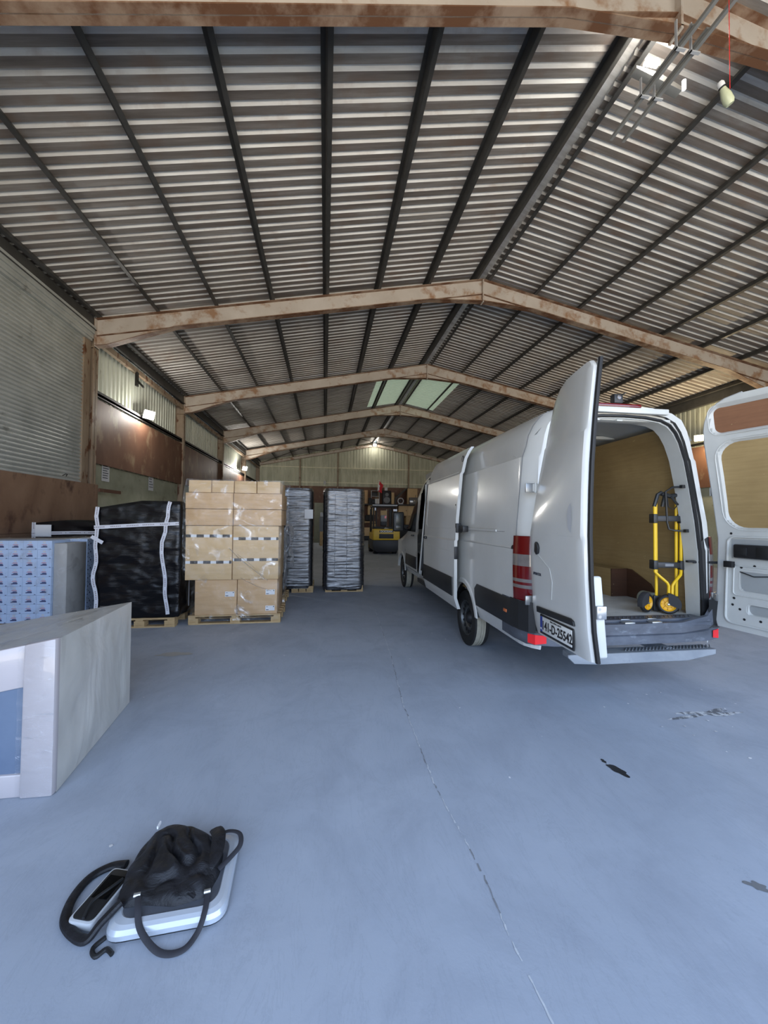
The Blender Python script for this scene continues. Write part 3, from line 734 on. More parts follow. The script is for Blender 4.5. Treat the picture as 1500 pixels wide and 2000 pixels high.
# the sliding door itself, run back along the side
sd_=MB(); OFF=-.125
uu=[1.60+1.64*i/12 for i in range(13)]; wprof=[.46,.52,.60,.9,1.1,1.33,1.352,1.6,1.95,2.2,2.225,2.4,2.50,2.56]
def sdv(u,w): 
    return vside(1.8,w)+OFF
sd_.grid(lambda i,j:(sdv(uu[i],wprof[j]),uu[i],wprof[j]),13,len(wprof))
sd_.grid(lambda i,j:(sdv(uu[i],wprof[j])+.04,uu[i],wprof[j]),13,len(wprof),1)
for u in (uu[0],uu[-1]):
    sd_.add([(sdv(u,w)+d,u,w) for w in wprof for d in (0,.04)],[(2*i,2*i+1,2*i+3,2*i+2) for i in range(len(wprof)-1)])
for w in (wprof[0],wprof[-1]):
    sd_.add([(sdv(u,w)+d,u,w) for u in uu for d in (0,.04)],[(2*i,2*i+1,2*i+3,2*i+2) for i in range(len(uu)-1)])
sdo=sd_.build('sliding_door',[M['white'],M['whitein']],van,smooth=True,angle=28)
b=MB(); b.prism([(1.66,.62),(1.66,.86),(3.22,.86),(3.22,.62)],lambda u,w:(sdv(u,w)-.014,u,w),lambda u,w:(sdv(u,w)+.002,u,w)); b.build('trim_strip',M['black'],sdo,bevel=.004)
b=MB(); b.box(sdv(3,1.3)-.04,sdv(3,1.3),3.02,3.15,1.295,1.335); b.build('door_handle',M['black'],sdo,bevel=.008)
b=MB(); 
for pts in ([(1.72,2.235),(3.1,2.235)],): b.tube([(sdv(u,w)-.001,u,w) for u,w in pts],.0035,5)
b.tube([(sdv(u,w)-.001,u,w) for u,w in ((1.8,1.49),(3.02,1.49),(3.1,1.53),(3.12,1.62),(3.12,2.15))],.0035,5); b.tube([(sdv(u,w)-.001,u,w) for u,w in ((1.62,1.19),(3.22,1.19))],.003,5)
b.build('swage_line',M['whitein'],sdo,smooth=True)
b=MB(); b.lathe([(.028,-.01),(.045,-.006),(.045,0)],(sdv(1.64,2.40)-.0,1.645,2.40),(1,0,0),20); b.build('roller_cover',M['black'],sdo,smooth=True)
b=MB(); b.box(sdv(2,1.5)+.0,sdv(2,1.5)+.06,1.57,1.62,1.44,1.56); b.build('door_latch',M['black'],sdo,bevel=.005)
b=MB(); b.box(sdv(2,1.2)+.0,sdv(2,1.2)+.05,1.585,1.612,1.10,1.26); b.build('door_latch',M['black'],sdo,bevel=.005)
b=MB(); b.lathe([(0,-.004),(.012,-.004),(.012,0)],(sdv(1.7,1.8),1.66,1.80),(1,0,0),12); b.build('grommet',M['black'],sdo)
# tail lamps
def taillamp(sd):
    plan=[(.205,-.008),(.15,-.006),(.1,.008),(.06,.028),(.025,.06),(.002,.105),(-.002,.125)]
    bands=[(1.46,1.295,0),(1.295,1.19,1),(1.19,1.075,0),(1.075,1.045,1),(1.045,1.02,0),(1.02,.99,1),(.99,.88,0)]
    b=MB()
    for w1,w0,mi in bands:
        r=lambda w: .012*math.sin(PI*(w-.88)/.58)
        P=[[( (v-r(w)) if sd<0 else VW-(v-r(w)),u-(r(w)*.6),w) for u,v in plan] for w in (w0,w1)]
        n=len(plan); b.add(P[0]+P[1],[(i,i+1,n+i+1,n+i) for i in range(n-1)],mi)
    Q=[(( v) if sd<0 else VW-v,u,w) for w in (.88,1.46) for u,v in plan]
    for base in (0,len(plan)): b.add(Q[base:base+len(plan)]+[((.125 if sd<0 else VW-.125),.2,(.88,1.46)[base>0])],[tuple(range(len(plan)+1))],2)
    b.box(*( (.117,.13) if sd<0 else (VW-.13,VW-.117)),0,.05,.88,1.46,2)
    return b.build('tail_lamp',[M['red'],M['clearlens'],M['black']],van,smooth=True,fix=False)
taillamp(-1); taillamp(1)
# bumper with raised corners, sill, step
plan=[(.0,.46),(-.006,.2),(.012,.06),(.07,-.035),(.22,-.075),(.5,-.09),(.985,-.095)]
topw=[.875,.875,.875,.87,.74,.69,.69]
full_=[(v,u,t) for (v,u),t in zip(plan,topw)]+[(VW-v,u,t) for (v,u),t in list(zip(plan,topw))[-2::-1]]
lev=[(1.0,.03),(.985,0),(.5,-.002),(.46,.012),(.42,0),(.04,0),(0,.05)]
b=MB()
def bp(i,j):
    v,u,t=full_[i]; f_,ins=lev[j]; w=.50+(t-.50)*f_
    cx=.985; dv=(cx-v); return (v+ins*(.6 if v<cx else -.6)*(1 if abs(dv)>.8 else 0),u+ins*(1 if abs(dv)<.93 else 0),w)
b.grid(bp,len(full_),len(lev))
b.build('rear_bumper',M['bumper'],van,smooth=True,angle=25,fix=False)
b=MB()
for sd in (-1,1):
    P=[(.012,.07),(.07,-.035),(.16,-.063)] if sd<0 else [(VW-.012,.07),(VW-.07,-.035),(VW-.16,-.063)]
    b=MB(); b.add([(v,u-.006,w) for (v,u),(w) in zip(P,(.60,.605,.60))]+[(v,u-.006,w) for (v,u),w in zip(P,(.525,.52,.535))],[(0,1,4,3),(1,2,5,4)]); b.build('reflector',M['reflector'],van,fix=False)
    # black corner infill under the lamp
    b=MB(); X=(lambda v:v) if sd<0 else (lambda v:VW-v)
    for (v0,u0),(v1,u1) in zip([(-.016,.26),(-.014,.1),(.025,-.01),(.07,-.05)],[(-.014,.1),(.025,-.01),(.07,-.05),(.19,-.06)]):
        b.add([(X(v0),u0,.62),(X(v1),u1,.62),(X(v1),u1,.882),(X(v0),u0,.882)],[(0,1,2,3)])
    b.add([(X(.125),-.003,.86),(X(.20),.0,.86),(X(.215),.018,1.40),(X(.135),-.001,1.46)],[(0,1,2,3)]); b.box(min(X(.12),X(.2)),max(X(.12),X(.2)),-.004,.015,.70,.87)
    b.build('corner_trim',M['black'],van,fix=False)
b=MB(); b.box(.19,VW-.19,-.085,.03,.655,.685); b.box(.2,VW-.2,-.02,.12,.68,.708)
for k in range(34):
    v=.26+k*.043
    T=Matrix.Translation((v,.05,.709))@Matrix.Rotation(.9,4,'Z'); b.box(-.03,.03,-.004,.004,0,.006,0,T)
b.build('sill_plate',M['bumper'],van,bevel=.002,seg=1)
for v in (.95,1.22,.6):
    b=MB(); b.box(v-.045,v+.045,-.03,.0,.708,.716); b.box(v-.05,v+.05,-.088,-.02,.685,.70); b.build('latch_plate',M['chrome'],van,bevel=.004)
b=MB(); b.box(.34,1.74,-.16,-.02,.415,.462)
for k in range(26):
    v=.9+k*.034; T=Matrix.Translation((v,-.09,.463))@Matrix.Rotation(.8,4,'Z'); b.box(-.05,.05,-.005,.005,0,.008,1,T)
b.prism([(.30,.44),(.36,.385),(.6,.37),(1.45,.372),(1.72,.415),(1.74,.463),(.30,.463)],lambda v,w:(v,-.165,w),lambda v,w:(v,-.150,w)); b.box(.6,.66,-.1,.3,.4,.47); b.box(1.3,1.36,-.1,.3,.4,.47)
b.build('rear_step',[M['stepmetal'],M['bumper']],van,bevel=.004,seg=1)
# high brake light and reversing camera
b=MB(); b.box(.66,1.14,-.012,.03,2.655,2.685); b.build('brake_light',M['red'],van,bevel=.006)
b=MB(); b.box(.56,1.42,-.02,.02,2.60,2.652); b.build('gutter_strip',M['whitein'],van,bevel=.008)
rc=MB(); rc.box(.92,1.01,.06,.12,2.715,2.80); ro=rc.build('reversing_camera',M['black'],van,bevel=.006)
b=MB(); b.lathe([(0,-.008),(.018,-.006),(.022,0)],(.965,.058,2.765),(0,1,0),16); b.build('camera_lens',M['clearlens'],ro,smooth=True)
b=MB(); b.tube([(.93,.09,2.72),(.90,.1,2.69)],.006,6); b.build('camera_cable',M['black'],ro)
b=MB(); b.tube([(1.0,.06,2.79),(1.03,.05,2.81),(1.03,.12,2.81)],.004,5); b.build('camera_hood',M['black'],ro)
# wheels
def wheel(v,u,sd,name='wheel'):
    root=empty(name,(v,u,WR)); root.parent=van
    ax=(-1 if sd<0 else 1,0,0)
    b=MB(); b.lathe([(.21,-.20),(.30,-.205),(.335,-.19),(.347,-.17),(.347,-.14)],(0,0,0),ax,40,0); b.lathe([(.347,-.03),(.338,-.01),(.31,.0),(.235,-.005),(.225,-.02),(.21,-.04)],(0,0,0),ax,40,0)
    b.lathe([(.347,-.14),(.347,-.12),(.340,-.118),(.340,-.11),(.347,-.108),(.347,-.09),(.340,-.088),(.340,-.08),(.347,-.078),(.347,-.03)],(0,0,0),ax,40,1)
    b.build('tyre',[M['tyre'],M['tread']],root,smooth=True,fix=False)
    b=MB(); b.lathe([(.222,-.015),(.21,-.02),(.20,-.05),(.17,-.055),(.13,-.045),(.115,-.06)],(0,0,0),ax,36); b.lathe([(.222,-.015),(.222,-.18)],(0,0,0),ax,36)
    r=b.build('rim',M['rim'],root,smooth=True,fix=False)
    b=MB(); b.lathe([(.12,-.06),(.11,-.055),(.085,-.075),(.07,-.04),(.05,-.02),(0,-.015)],(0,0,0),ax,30)
    for k in range(16):
        a=2*PI*k/16; p=Vector((ax[0]*-.045,math.cos(a)*.178,math.sin(a)*.178)); T=Matrix.Translation(p)@Matrix.Rotation(-a if sd<0 else -a,4,'X'); b.box(-.006,.006,-.02,.02,-.012,.012,0,Matrix.Translation(p)@Matrix.Rotation(a,4,'X'))
    b.build('hub',M['hub'],r,smooth=True)
    return root
wheel(.03,RW,-1); wheel(.03,FW,-1); wheel(VW-.03,RW,1); wheel(VW-.03,FW,1)
# inside
b=MB(); b.box(.15,VW-.08,.05,4.25,.66,.70); b.build('load_floor',M['vanfloor'],van)
b=MB(); Q=[(1.885,.70),(1.885,2.05),(1.86,2.25),(1.80,2.38),(1.70,2.47),(1.56,2.53)]; b.grid(lambda i,j:(Q[j][0],[.17,1.5,2.9,4.25][i],Q[j][1]),4,6); b.build('ply_lining',M['ply'],van,smooth=True,fix=False)
b=MB(); b.box(.11,.125,.28,3.15,.70,2.12); b.build('ply_lining',M['ply'],van)
b=MB(); b.grid(lambda i,j:([.17,.25,.38,.6,.985,1.37,1.59,1.72,1.80][i],.12+j*.42,[2.40,2.50,2.575,2.61,2.625,2.61,2.575,2.50,2.40][i]),9,10); b.build('roof_lining',M['greyin'],van,smooth=True,fix=False)
for u in (.95,2.1,3.2):
    b=MB(); b.box(.36,1.62,u-.04,u+.04,2.565,2.60); b.build('roof_bow',M['whitein'],van,bevel=.008)
b=MB(); b.box(.5,.98,.55,.66,2.44,2.50); b.box(.45,1.5,.05,.16,2.545,2.575)
for v in (.72,.95): b.box(v-.03,v+.03,.03,.06,2.535,2.55)
b.build('header_rail',M['whitein'],van,bevel=.006)
b=MB(); b.box(VW-.31,VW-.09,1.06,2.2,.70,1.03); 
b.build('wheel_box',M['ply'],van)
b=MB(); b.box(VW-.312,VW-.09,1.045,1.058,.70,1.032); b.prism([(1.06,.70),(1.06,1.03),(.98,1.03),(.70,.90),(.62,.80),(.62,.70)],lambda u,w:(VW-.11,u,w),lambda u,w:(VW-.093,u,w)); b.build('wheel_box_end',M['plydark'],van)  # dark brown rear face, with a thin dark wedge along the side wall
b=MB(); b.box(.10,.31,1.06,2.2,.70,1.03); b.build('wheel_box',M['ply'],van)
b=MB(); b.tube([(1.70,.10,1.945),(1.62,.16,1.94),(1.585,.2,1.90),(1.60,.2,1.6),(1.62,.2,1.53),(1.66,.17,1.515),(1.745,.10,1.512)],.010,8); b.box(1.66,1.72,.09,.12,1.93,1.96); b.box(1.70,1.76,.09,.12,1.50,1.53); b.build('grab_rail',M['black'],van,smooth=True)
# ---- rear doors. local: s across from hinge, n outwards, w up
def door_n(w):
    K=[(.5,-.01),(.64,.0),(.85,.028),(1.2,.048),(1.5,.056),(1.8,.05),(2.0,.042),(2.3,.02),(2.5,.0),(2.73,-.025)]
    for (a,x),(b_,y) in zip(K,K[1:]):
        if w<=b_: return x+(y-x)*(w-a)/(b_-a)
    return K[-1][1]
def hedge(w):   # hinge-side edge as the body narrows upwards
    K=[(.6,.06),(.64,.03),(.70,.004),(.8,0),(2.4,.0),(2.5,.015),(2.6,.05),(2.66,.10),(2.70,.18),(2.73,.32)]
    for (a,x),(b_,y) in zip(K,K[1:]):
        if w<=b_: return x+(y-x)*(w-a)/(b_-a)
    return .6
DWD=.775
def dn(s_,w): return door_n(w)-cw_(w)*max(0,1-s_/.80)**1.5
def rear_door(hv,sgn,ang,left):
    """sgn +1: the door lies towards +v when shut (left door)"""
    root=empty('rear_door'); root.parent=van; root.location=(hv,-.03,0)
    # closed frame: s axis = +v*sgn ; outward normal = -u.  Opening swings s axis towards -u
    t=math.radians(ang)
    es=Vector((math.cos(t)*sgn,-math.sin(t),0)); en=Vector((-math.sin(t)*sgn,-math.cos(t),0))
    root.matrix_local=Matrix(((es.x,en.x,0,hv),(es.y,en.y,0,-.03),(0,0,1,0),(0,0,0,1))) if sgn>0 else Matrix(((es.x,en.x,0,hv),(es.y,en.y,0,-.03),(0,0,1,0),(0,0,0,1)))
    ws=[.64,.66,.70,.76,.85,.98,1.1,1.2,1.33,1.45,1.5,1.6,1.8,2.0,2.15,2.22,2.24,2.35,2.45,2.52,2.58,2.63,2.67,2.70,2.725]
    ss=[0,.008,.03,.1,.3,.5,.7,.755,.77,1.0]
    def edge(w): return DWD-(.06*max(0,(2.735-w)<.05 and (.05-(2.735-w))/.05))
    def sp(i,w):
        h=hedge(w); e=edge(w); 
        return h+(e-h)*[0,.01,.04,.13,.38,.63,.88,.965,.985,1][i]
    def no(i,w):
        o=door_n(w); r=[-.028,-.012,-.003,0,0,0,0,-.003,-.010,-.028][i]
        step=.008 if w<2.23 else 0
        return dn(sp(i,w),w)+r+ (step if 2<=i<=7 and w>1.49 else 0)
    b=MB(); b.grid(lambda i,j:(sp(i,ws[j]),no(i,ws[j]),ws[j]),10,len(ws))
    outer=b.build('outer_skin',M['white'],root,smooth=True,angle=30,fix=False)
    # inner pressing: border frame with openings
    TH=.065
    def P(s_,w,d=TH): return (s_,door_n(w)-d,w)
    return root,outer,ws,P,TH
def loop_shape(pts,n=None): return pts
# left door
ld_,lo2,ws,P,TH=rear_door(.07,1,91.5,True)
b=MB()   # inner face and free-edge return
b.grid(lambda i,j:(lambda q:(q,dn(q,ws[j])-TH,ws[j]))(hedge(ws[j])+.01+(DWD-.02-hedge(ws[j]))*i/8),9,len(ws))
b.grid(lambda i,j:((DWD if i==0 else DWD-.012),dn(DWD,ws[j])-(.028 if i==0 else TH),ws[j]),2,len(ws))
b.grid(lambda i,j:((hedge(ws[j]) if i==0 else hedge(ws[j])+.01),dn(hedge(ws[j]),ws[j])-(.028 if i==0 else TH),ws[j]),2,len(ws))
b.build('inner_panel',M['whitein'],ld_,smooth=True,fix=False)
b=MB(); b.tube([(DWD+.012,dn(DWD,w)-.042,w) for w in ws],.016,8); b.build('edge_seal',M['rubber'],ld_,smooth=True)
b=MB()   # lock plate swelling out of the inner face near the free edge
b.prism([(.60,.66),(.66,.64),(.76,.66),(.76,1.22),(.72,1.22),(.70,1.05),(.62,.98)],lambda s_,w:(s_,dn(s_,w)-TH,w),lambda s_,w:(s_,dn(s_,w)-TH-.075,w)); lp=b.build('lock_housing',M['whitein'],ld_,bevel=.015,seg=3)
b=MB(); b.box(.70,.782,-.11,-.04,.93,1.02); b.lathe([(0,.0),(.012,.0)],(.783,-.06,.95),(1,0,0),10); b.lathe([(0,.0),(.012,.0)],(.783,-.06,1.0),(1,0,0),10); b.build('striker_plate',M['chrome'],lp,bevel=.004)
b=MB(); b.prism([(.115,.832),(.115,.882),(.60,.897),(.635,.885),(.645,.85)],lambda s_,w:(s_,dn(s_,w)+.0,w),lambda s_,w:(s_,dn(s_,w)+.016,w)); b.build('plate_lamp_strip',M['black'],ld_,bevel=.004)
# number plate
npm=empty('number_plate'); npm.parent=ld_; npm.location=(0,0,0)
yb=door_n(.75)+.004
b=MB(); b.box(.155,.625,yb,yb+.014,.668,.826); b.build('plate_frame',M['black'],npm,bevel=.006)
b=MB(); b.box(.170,.610,yb+.012,yb+.018,.690,.812); b.build('plate_face',M['plate'],npm,bevel=.002)
b=MB(); b.box(.170,.203,yb+.0175,yb+.019,.690,.812); b.build('blue_strip',M['euroblue'],npm)
# text runs along +s when seen from outside: outside viewer of the left door sees s growing to the right
TM=Matrix(((1,0,0,0),(0,0,1,0),(0,1,0,0),(0,0,0,1)))
def on_plate(s_,w): return Matrix.Translation((s_,yb+.0195,w))@TM
text_mesh('141-D-25542',.098,M['blackink'],'plate_characters',.80,npm,on_plate(.408,.742),bold=.0022)
text_mesh('BAILE ÁTHA CLIATH',.017,M['blackink'],'plate_heading',1.0,npm,on_plate(.40,.800))
text_mesh('IRL',.022,M['plate'],'plate_country',.8,npm,on_plate(.1865,.712))
# outer details
b=MB(); n_=24
b.add([(.645+.052*math.cos(a)*0-.045*math.sin(PI*k/n_),door_n(1.62)+.012,1.62+.105*math.cos(PI*k/n_)) for k in range(n_+1) for a in (0,)]+[(.655,door_n(1.62)+.012,1.62)],[tuple(range(n_+2))])
b.build('crescent_cover',M['lightgrey'],ld_,fix=False)
b=MB(); b.prism([(.125,1.34),(.135,1.41),(.15,1.425),(.175,1.41),(.19,1.375),(.18,1.33),(.155,1.315)],lambda s_,w:(s_,dn(s_,w)-.002,w),lambda s_,w:(s_,dn(s_,w)+.02,w)); b.build('door_pull',M['black'],ld_,bevel=.006)
text_mesh('SPRINTER',.030,M['ink'],'model_lettering',1.0,ld_,Matrix.Translation((.135,door_n(1.15)+.002,1.152))@TM,bold=.001)
b=MB()
for pts in ([(.20,1.49),(.60,1.487),(.66,1.487)],[(.045,1.62),(.10,1.535),(.20,1.49)],[(.16,1.32),(.34,1.22),(.37,1.12),(.345,.98)]): b.tube([(s_,dn(s_,w)+.004,w) for s_,w in pts],.003,5)
b.build('swage_line',M['whitein'],ld_,smooth=True)
for w in (1.89,.90):
    b=MB(); b.box(-.055,.0,-.005,.012,w-.035,w+.035); b.tube([(-.0,-.01,w-.045),(-.0,-.01,w+.045)],.014,8); b.box(.0,.03,-.03,-.015,w-.03,w+.03); b.build('hinge',M['whitein'],ld_,bevel=.003)
for w in (1.89,.90):
    for x0_,x1_ in ((-.004,.11),(VW-.11,VW+.004)):
        b=MB(); b.box(x0_,x1_,-.018,.0,w-.04,w+.04); b.build('hinge_plate',M['chrome'],van,bevel=.004)
# right door: seen from inside
rd_,ro2,ws,P,TH=rear_door(VW-.05,-1,97,False)
# inner frame built as bands around the two windows and the lower pressing
def ribbon(b,A,B,da,db,mi=0):
    n=len(A); b.add([(s_,dn(s_,w)-da,w) for s_,w in A]+[(s_,dn(s_,w)-db,w) for s_,w in B],[(i,(i+1)%n,n+(i+1)%n,n+i) for i in range(n)],mi)
def rrect(s0,s1,w0,w1,r,k=5,rr=None,shear=0):
    out=[]; rr=rr or [r]*4
    for (cx,cy,a0),r_ in zip(((s0,w0,PI),(s1,w0,1.5*PI),(s1,w1,0),(s0,w1,.5*PI)),rr):
        sx=1 if cx==s0 else -1; sy=1 if cy==w0 else -1
        for i in range(k):
            a=a0+PI/2*i/(k-1); out.append((cx+sx*r_+r_*math.cos(a),cy+sy*r_+r_*math.sin(a)))
    return out
def outer_loop(k):
    # same point count as rrect(k): sample the door outline by angle
    pass
b=MB()
# full inner sheet as a fine grid, leaving out cells inside the openings
GW=[.645+ (2.723-.645)*j/96 for j in range(97)]; GS=[i/36 for i in range(37)]
def inr(s_,w,L):
    s0,s1,w0,w1,r=L
    if not(s0<s_<s1 and w0<w<w1): return False
    cx=min(max(s_,s0+r),s1-r); cy=min(max(w,w0+r),w1-r); return (s_-cx)**2+(w-cy)**2<=r*r+1e-9
WINS=[(.085,.70,2.415,2.635,.05),(.10,.71,1.555,2.315,.14)]
HOLES=[(.20,.62,1.0,1.17,.03),(.26,.62,.80,.885,.035)]
def gp(i,j):
    w=GW[j]; h=hedge(w)+.008; e=DWD-.01; s_=h+(e-h)*GS[i]
    d=TH
    # raised rim of the lower pressing
    return s_,w,d
# windows: ply boards set in; frame made of ribbons round each opening
def band(L,g,d0,d1,mi=0):
    s0,s1,w0,w1,r=L
    A=rrect(s0,s1,w0,w1,r,7); B=rrect(s0-g,s1+g,w0-g,w1+g,r+g,7); ribbon(b,A,B,d0,d1,mi)
for L in WINS: band(L,.03,TH-.03,TH+.004)
for L in HOLES: band(L,.014,TH-.03,TH+.002)
for i in range(36):
    for j in range(96):
        q=[gp(i,j),gp(i+1,j),gp(i+1,j+1),gp(i,j+1)]
        cs=sum(x[0] for x in q)/4; cw=sum(x[1] for x in q)/4
        if any(inr(cs,cw,(L[0]-.015,L[1]+.015,L[2]-.015,L[3]+.015,L[4]+.015)) for L in WINS) : continue
        if any(inr(cs,cw,(L[0]-.004,L[1]+.004,L[2]-.004,L[3]+.004,L[4]+.004)) for L in HOLES): continue
        b.add([(s_,dn(s_,w)-d,w) for s_,w,d in q],[(0,1,2,3)])
bmv=b.build('inner_frame',M['whitein'],rd_,smooth=False,fix=False)
b=MB(); b.grid(lambda i,j:((hedge(ws[j]) if i==0 else hedge(ws[j])+.01),dn(hedge(ws[j]),ws[j])-(.028 if i==0 else TH),ws[j]),2,len(ws)); b.grid(lambda i,j:((DWD if i==0 else DWD-.012),dn(DWD,ws[j])-(.028 if i==0 else TH),ws[j]),2,len(ws))
b.build('door_edge',M['whitein'],rd_,smooth=True,fix=False)
for L,mt_,nm in ((WINS[0],M['plyred'],'upper_ply_panel'),(WINS[1],M['ply'],'main_ply_panel')):
    s0,s1,w0,w1,r=L; b=MB(); b.grid(lambda i,j:(lambda q,w:(q,dn(q,w)-TH+.028,w))(s0-.02+(s1-s0+.04)*i/16,w0-.02+(w1-w0+.04)*j/20),17,21); b.build(nm,mt_,rd_,smooth=True,fix=False)
b=MB(); b.box(.12,.70,-.015,.0,.72,1.45); b.build('lower_cavity_skin',M['greyin'],rd_)
b=MB(); b.tube([(s_,dn(s_,w)-TH-.004,w) for s_,w in rrect(.09,.70,.70,1.47,.06,6)+[(.09,.76)]],.010,8); b.tube([(s_,dn(s_,w)-TH-.002,w) for s_,w in rrect(.14,.66,.95,1.21,.03,6)+[(.14,.98)]],.006,6); b.build('pressed_rib',M['whitein'],rd_,smooth=True)
for s_,w in ((.13,1.43),(.22,1.44),(.33,1.44),(.14,1.22),(.20,1.20),(.15,.92),(.20,.83),(.14,.86),(.24,.75),(.36,.76),(.12,1.5),(.3,1.22)):
    b=MB(); b.lathe([(0,.0),(.011,.0)],(s_,dn(s_,w)-TH-.003,w),(0,1,0),10); b.build('mount_hole',M['hub'],rd_,fix=False)
hb=MB(); hb.box(.16,.52,-.062,-.03,1.285,1.405); ho=hb.build('latch_box',M['hub'],rd_,bevel=.012)
b=MB(); b.box(.18,.27,-.068,-.06,1.31,1.38); b.build('latch_window',M['rubber'],ho,bevel=.006)
b=MB(); b.box(.34,.43,-.068,-.06,1.30,1.39); b.build('latch_window',M['rubber'],ho,bevel=.006)
b=MB(); b.tube([(.19,-.02,1.16),(.3,-.03,1.13),(.45,-.02,1.15),(.6,-.03,1.12)],.005,6); b.build('cable_loom',M['black'],rd_)
b=MB(); b.tube([(.01,door_n(w)-.05,w) if False else (hedge(w)+.006,dn(hedge(w),w)-.05,w) for w in ws],.012,8); b.build('edge_seal',M['lightgrey'],rd_,smooth=True)
for w in (1.89,.90):
    b=MB(); b.box(-.05,.0,-.02,.012,w-.035,w+.035); b.tube([(0,-.01,w-.045),(0,-.01,w+.045)],.014,8); b.box(.0,.035,-.075,-.06,w-.03,w+.03); b.build('hinge',M['chrome'],rd_,bevel=.003)
b=MB(); b.box(VW-.30,VW-.02,.04,.07,1.215,1.235); b.tube([(VW-.24,.05,1.22),(VW-.05,-.02,1.22),(VW-.01,-.12,1.225)],.014,6); b.build('door_check_strap',M['black'],van)
b=MB(); b.box(.10,.17,-.09,-.05,1.195,1.25); b.build('check_bracket',M['rubber'],rd_,bevel=.004)
# ------------------------------------------------------------------ hand truck standing in the van
HT=empty('hand_truck'); VM=Matrix.Translation((VX,VY,0))@Matrix.Rotation(-VA,4,'Z')
HT.matrix_world=VM@Matrix.Translation((1.50,.24,.703))@Matrix.Rotation(math.radians(-12),4,'Z')@Matrix.Rotation(math.radians(0),4,'X')
def hp(name,mat,b,par=HT,**k): return b.build(name,mat,par,**k)
T_=.0135
b=MB()
b.tube([(0,0,1.06),(0,0,.46),(0,0,.40),(.02,-.01,.375),(.095,-.03,.30),(.11,-.03,.27),(.105,-.03,.10)],T_,10); hp('outer_rail',M['yellow'],b,smooth=True)
b=MB(); b.tube([(.25,0,1.06),(.245,0,.40),(.235,-.01,.375),(.16,-.03,.30),(.145,-.03,.27),(.14,-.03,.10)],T_,10); hp('outer_rail',M['yellow'],b,smooth=True)
b=MB(); b.tube([(.035,.04,1.12),(.035,.04,.14)],T_*.95,10); hp('inner_rail',M['yellow'],b,smooth=True)
b=MB(); b.tube([(.232,.04,1.12),(.225,.04,.08)],T_*1.1,10); hp('inner_rail',M['yellow'],b,smooth=True)
for z,w_ in ((.93,.045),(.47,.045)):
    b=MB(); b.box(-.02,.27,-.02,.005,z-.028,z+.028); b.box(-.022,.02,-.022,.06,z-w_,z+w_); b.box(.228,.268,-.022,.06,z-w_,z+w_); cb=hp('cross_brace',M['black'],b,bevel=.006)
    if z<.6:
        bb=MB(); bb.box(.085,.165,-.0215,-.0205,z-.012,z+.014); bb.build('brace_label',M['grey'],cb)
b=MB(); b.tube([(-.005,.0,1.05),(.03,.0,1.17),(.06,.0,1.19),(.10,.0,1.17),(.085,.02,1.05)],.018,8); b.tube([(.06,.0,1.18),(.16,.02,1.155),(.25,.0,1.17)],.022,8); b.tube([(.25,0,1.05),(.252,0,1.18)],.018,8); hp('handle_grip',M['black'],b,smooth=True)
b=MB(); b.tube([(.12,.0,1.14),(.15,.03,1.05),(.2,.03,1.02),(.24,.0,1.10)],.005,6); b.tube([(.16,.0,1.15),(.20,-.01,1.08),(.25,.0,1.06)],.012,6); hp('bungee_cord',M['black'],b,smooth=True)
def twheel(x,y,z,ang,a0):
    ax=Vector((math.sin(ang),-math.cos(ang),0)); R_=.094
    w=empty('truck_wheel',(x,y,z)); w.parent=HT
    b=MB(); b.lathe([(.068,.020),(.082,.022),(.093,.013),(.094,0),(.093,-.013),(.082,-.022),(.068,-.020)],(0,0,0),ax,36); b.build('tyre',M['rubber'],w,smooth=True)
    b=MB(); b.lathe([(.070,.020),(.062,.010),(.056,.004),(.032,.004),(.028,.016),(.0,.018)],(0,0,0),ax,36)
    u=ax.cross(Vector((0,0,1))).normalized()
    for k in range(8):
        a=2*PI*k/8; d=u*math.cos(a)+Vector((0,0,1))*math.sin(a); b.tube([d*.022+ax*.008,d*.056+ax*.010],.004,5)
    b.build('wheel_hub',M['yellow2'],w,smooth=True)
    b=MB(); b.lathe([(0,.026),(.102,.026),(.105,.02),(.105,-.024)],(0,0,0),ax,20,0,a0,a0+2.0); b.build('mudguard',M['darkcloth'],w,smooth=True,fix=False)
    b=MB(); b.lathe([(0,.03),(.009,.028),(.01,.02)],(0,0,0),ax,12); b.build('axle_bolt',M['chrome'],w,smooth=True)
twheel(-.095,-.02,.097,.5,-1.65); twheel(.085,-.06,.095,-.35,2.75)
b=MB(); b.box(.0,.24,.02,.05,.005,.16); hp('toe_plate',M['black'],b,bevel=.01)
tag(HT,'yellow folding hand truck with black braces standing just inside the van','hand truck')
b=MB(); b.lathe([(0,0),(.075,0),(.075,.14),(0,.14)],(0,0,0),(0,1,0),24); o=b.build('webbing_roll',M['greenboard'],None,smooth=True); o.matrix_world=VM@Matrix.Translation((1.665,.44,.78)); tag(o,'dull grey-green roll lying on the van floor behind the hand truck','roll')
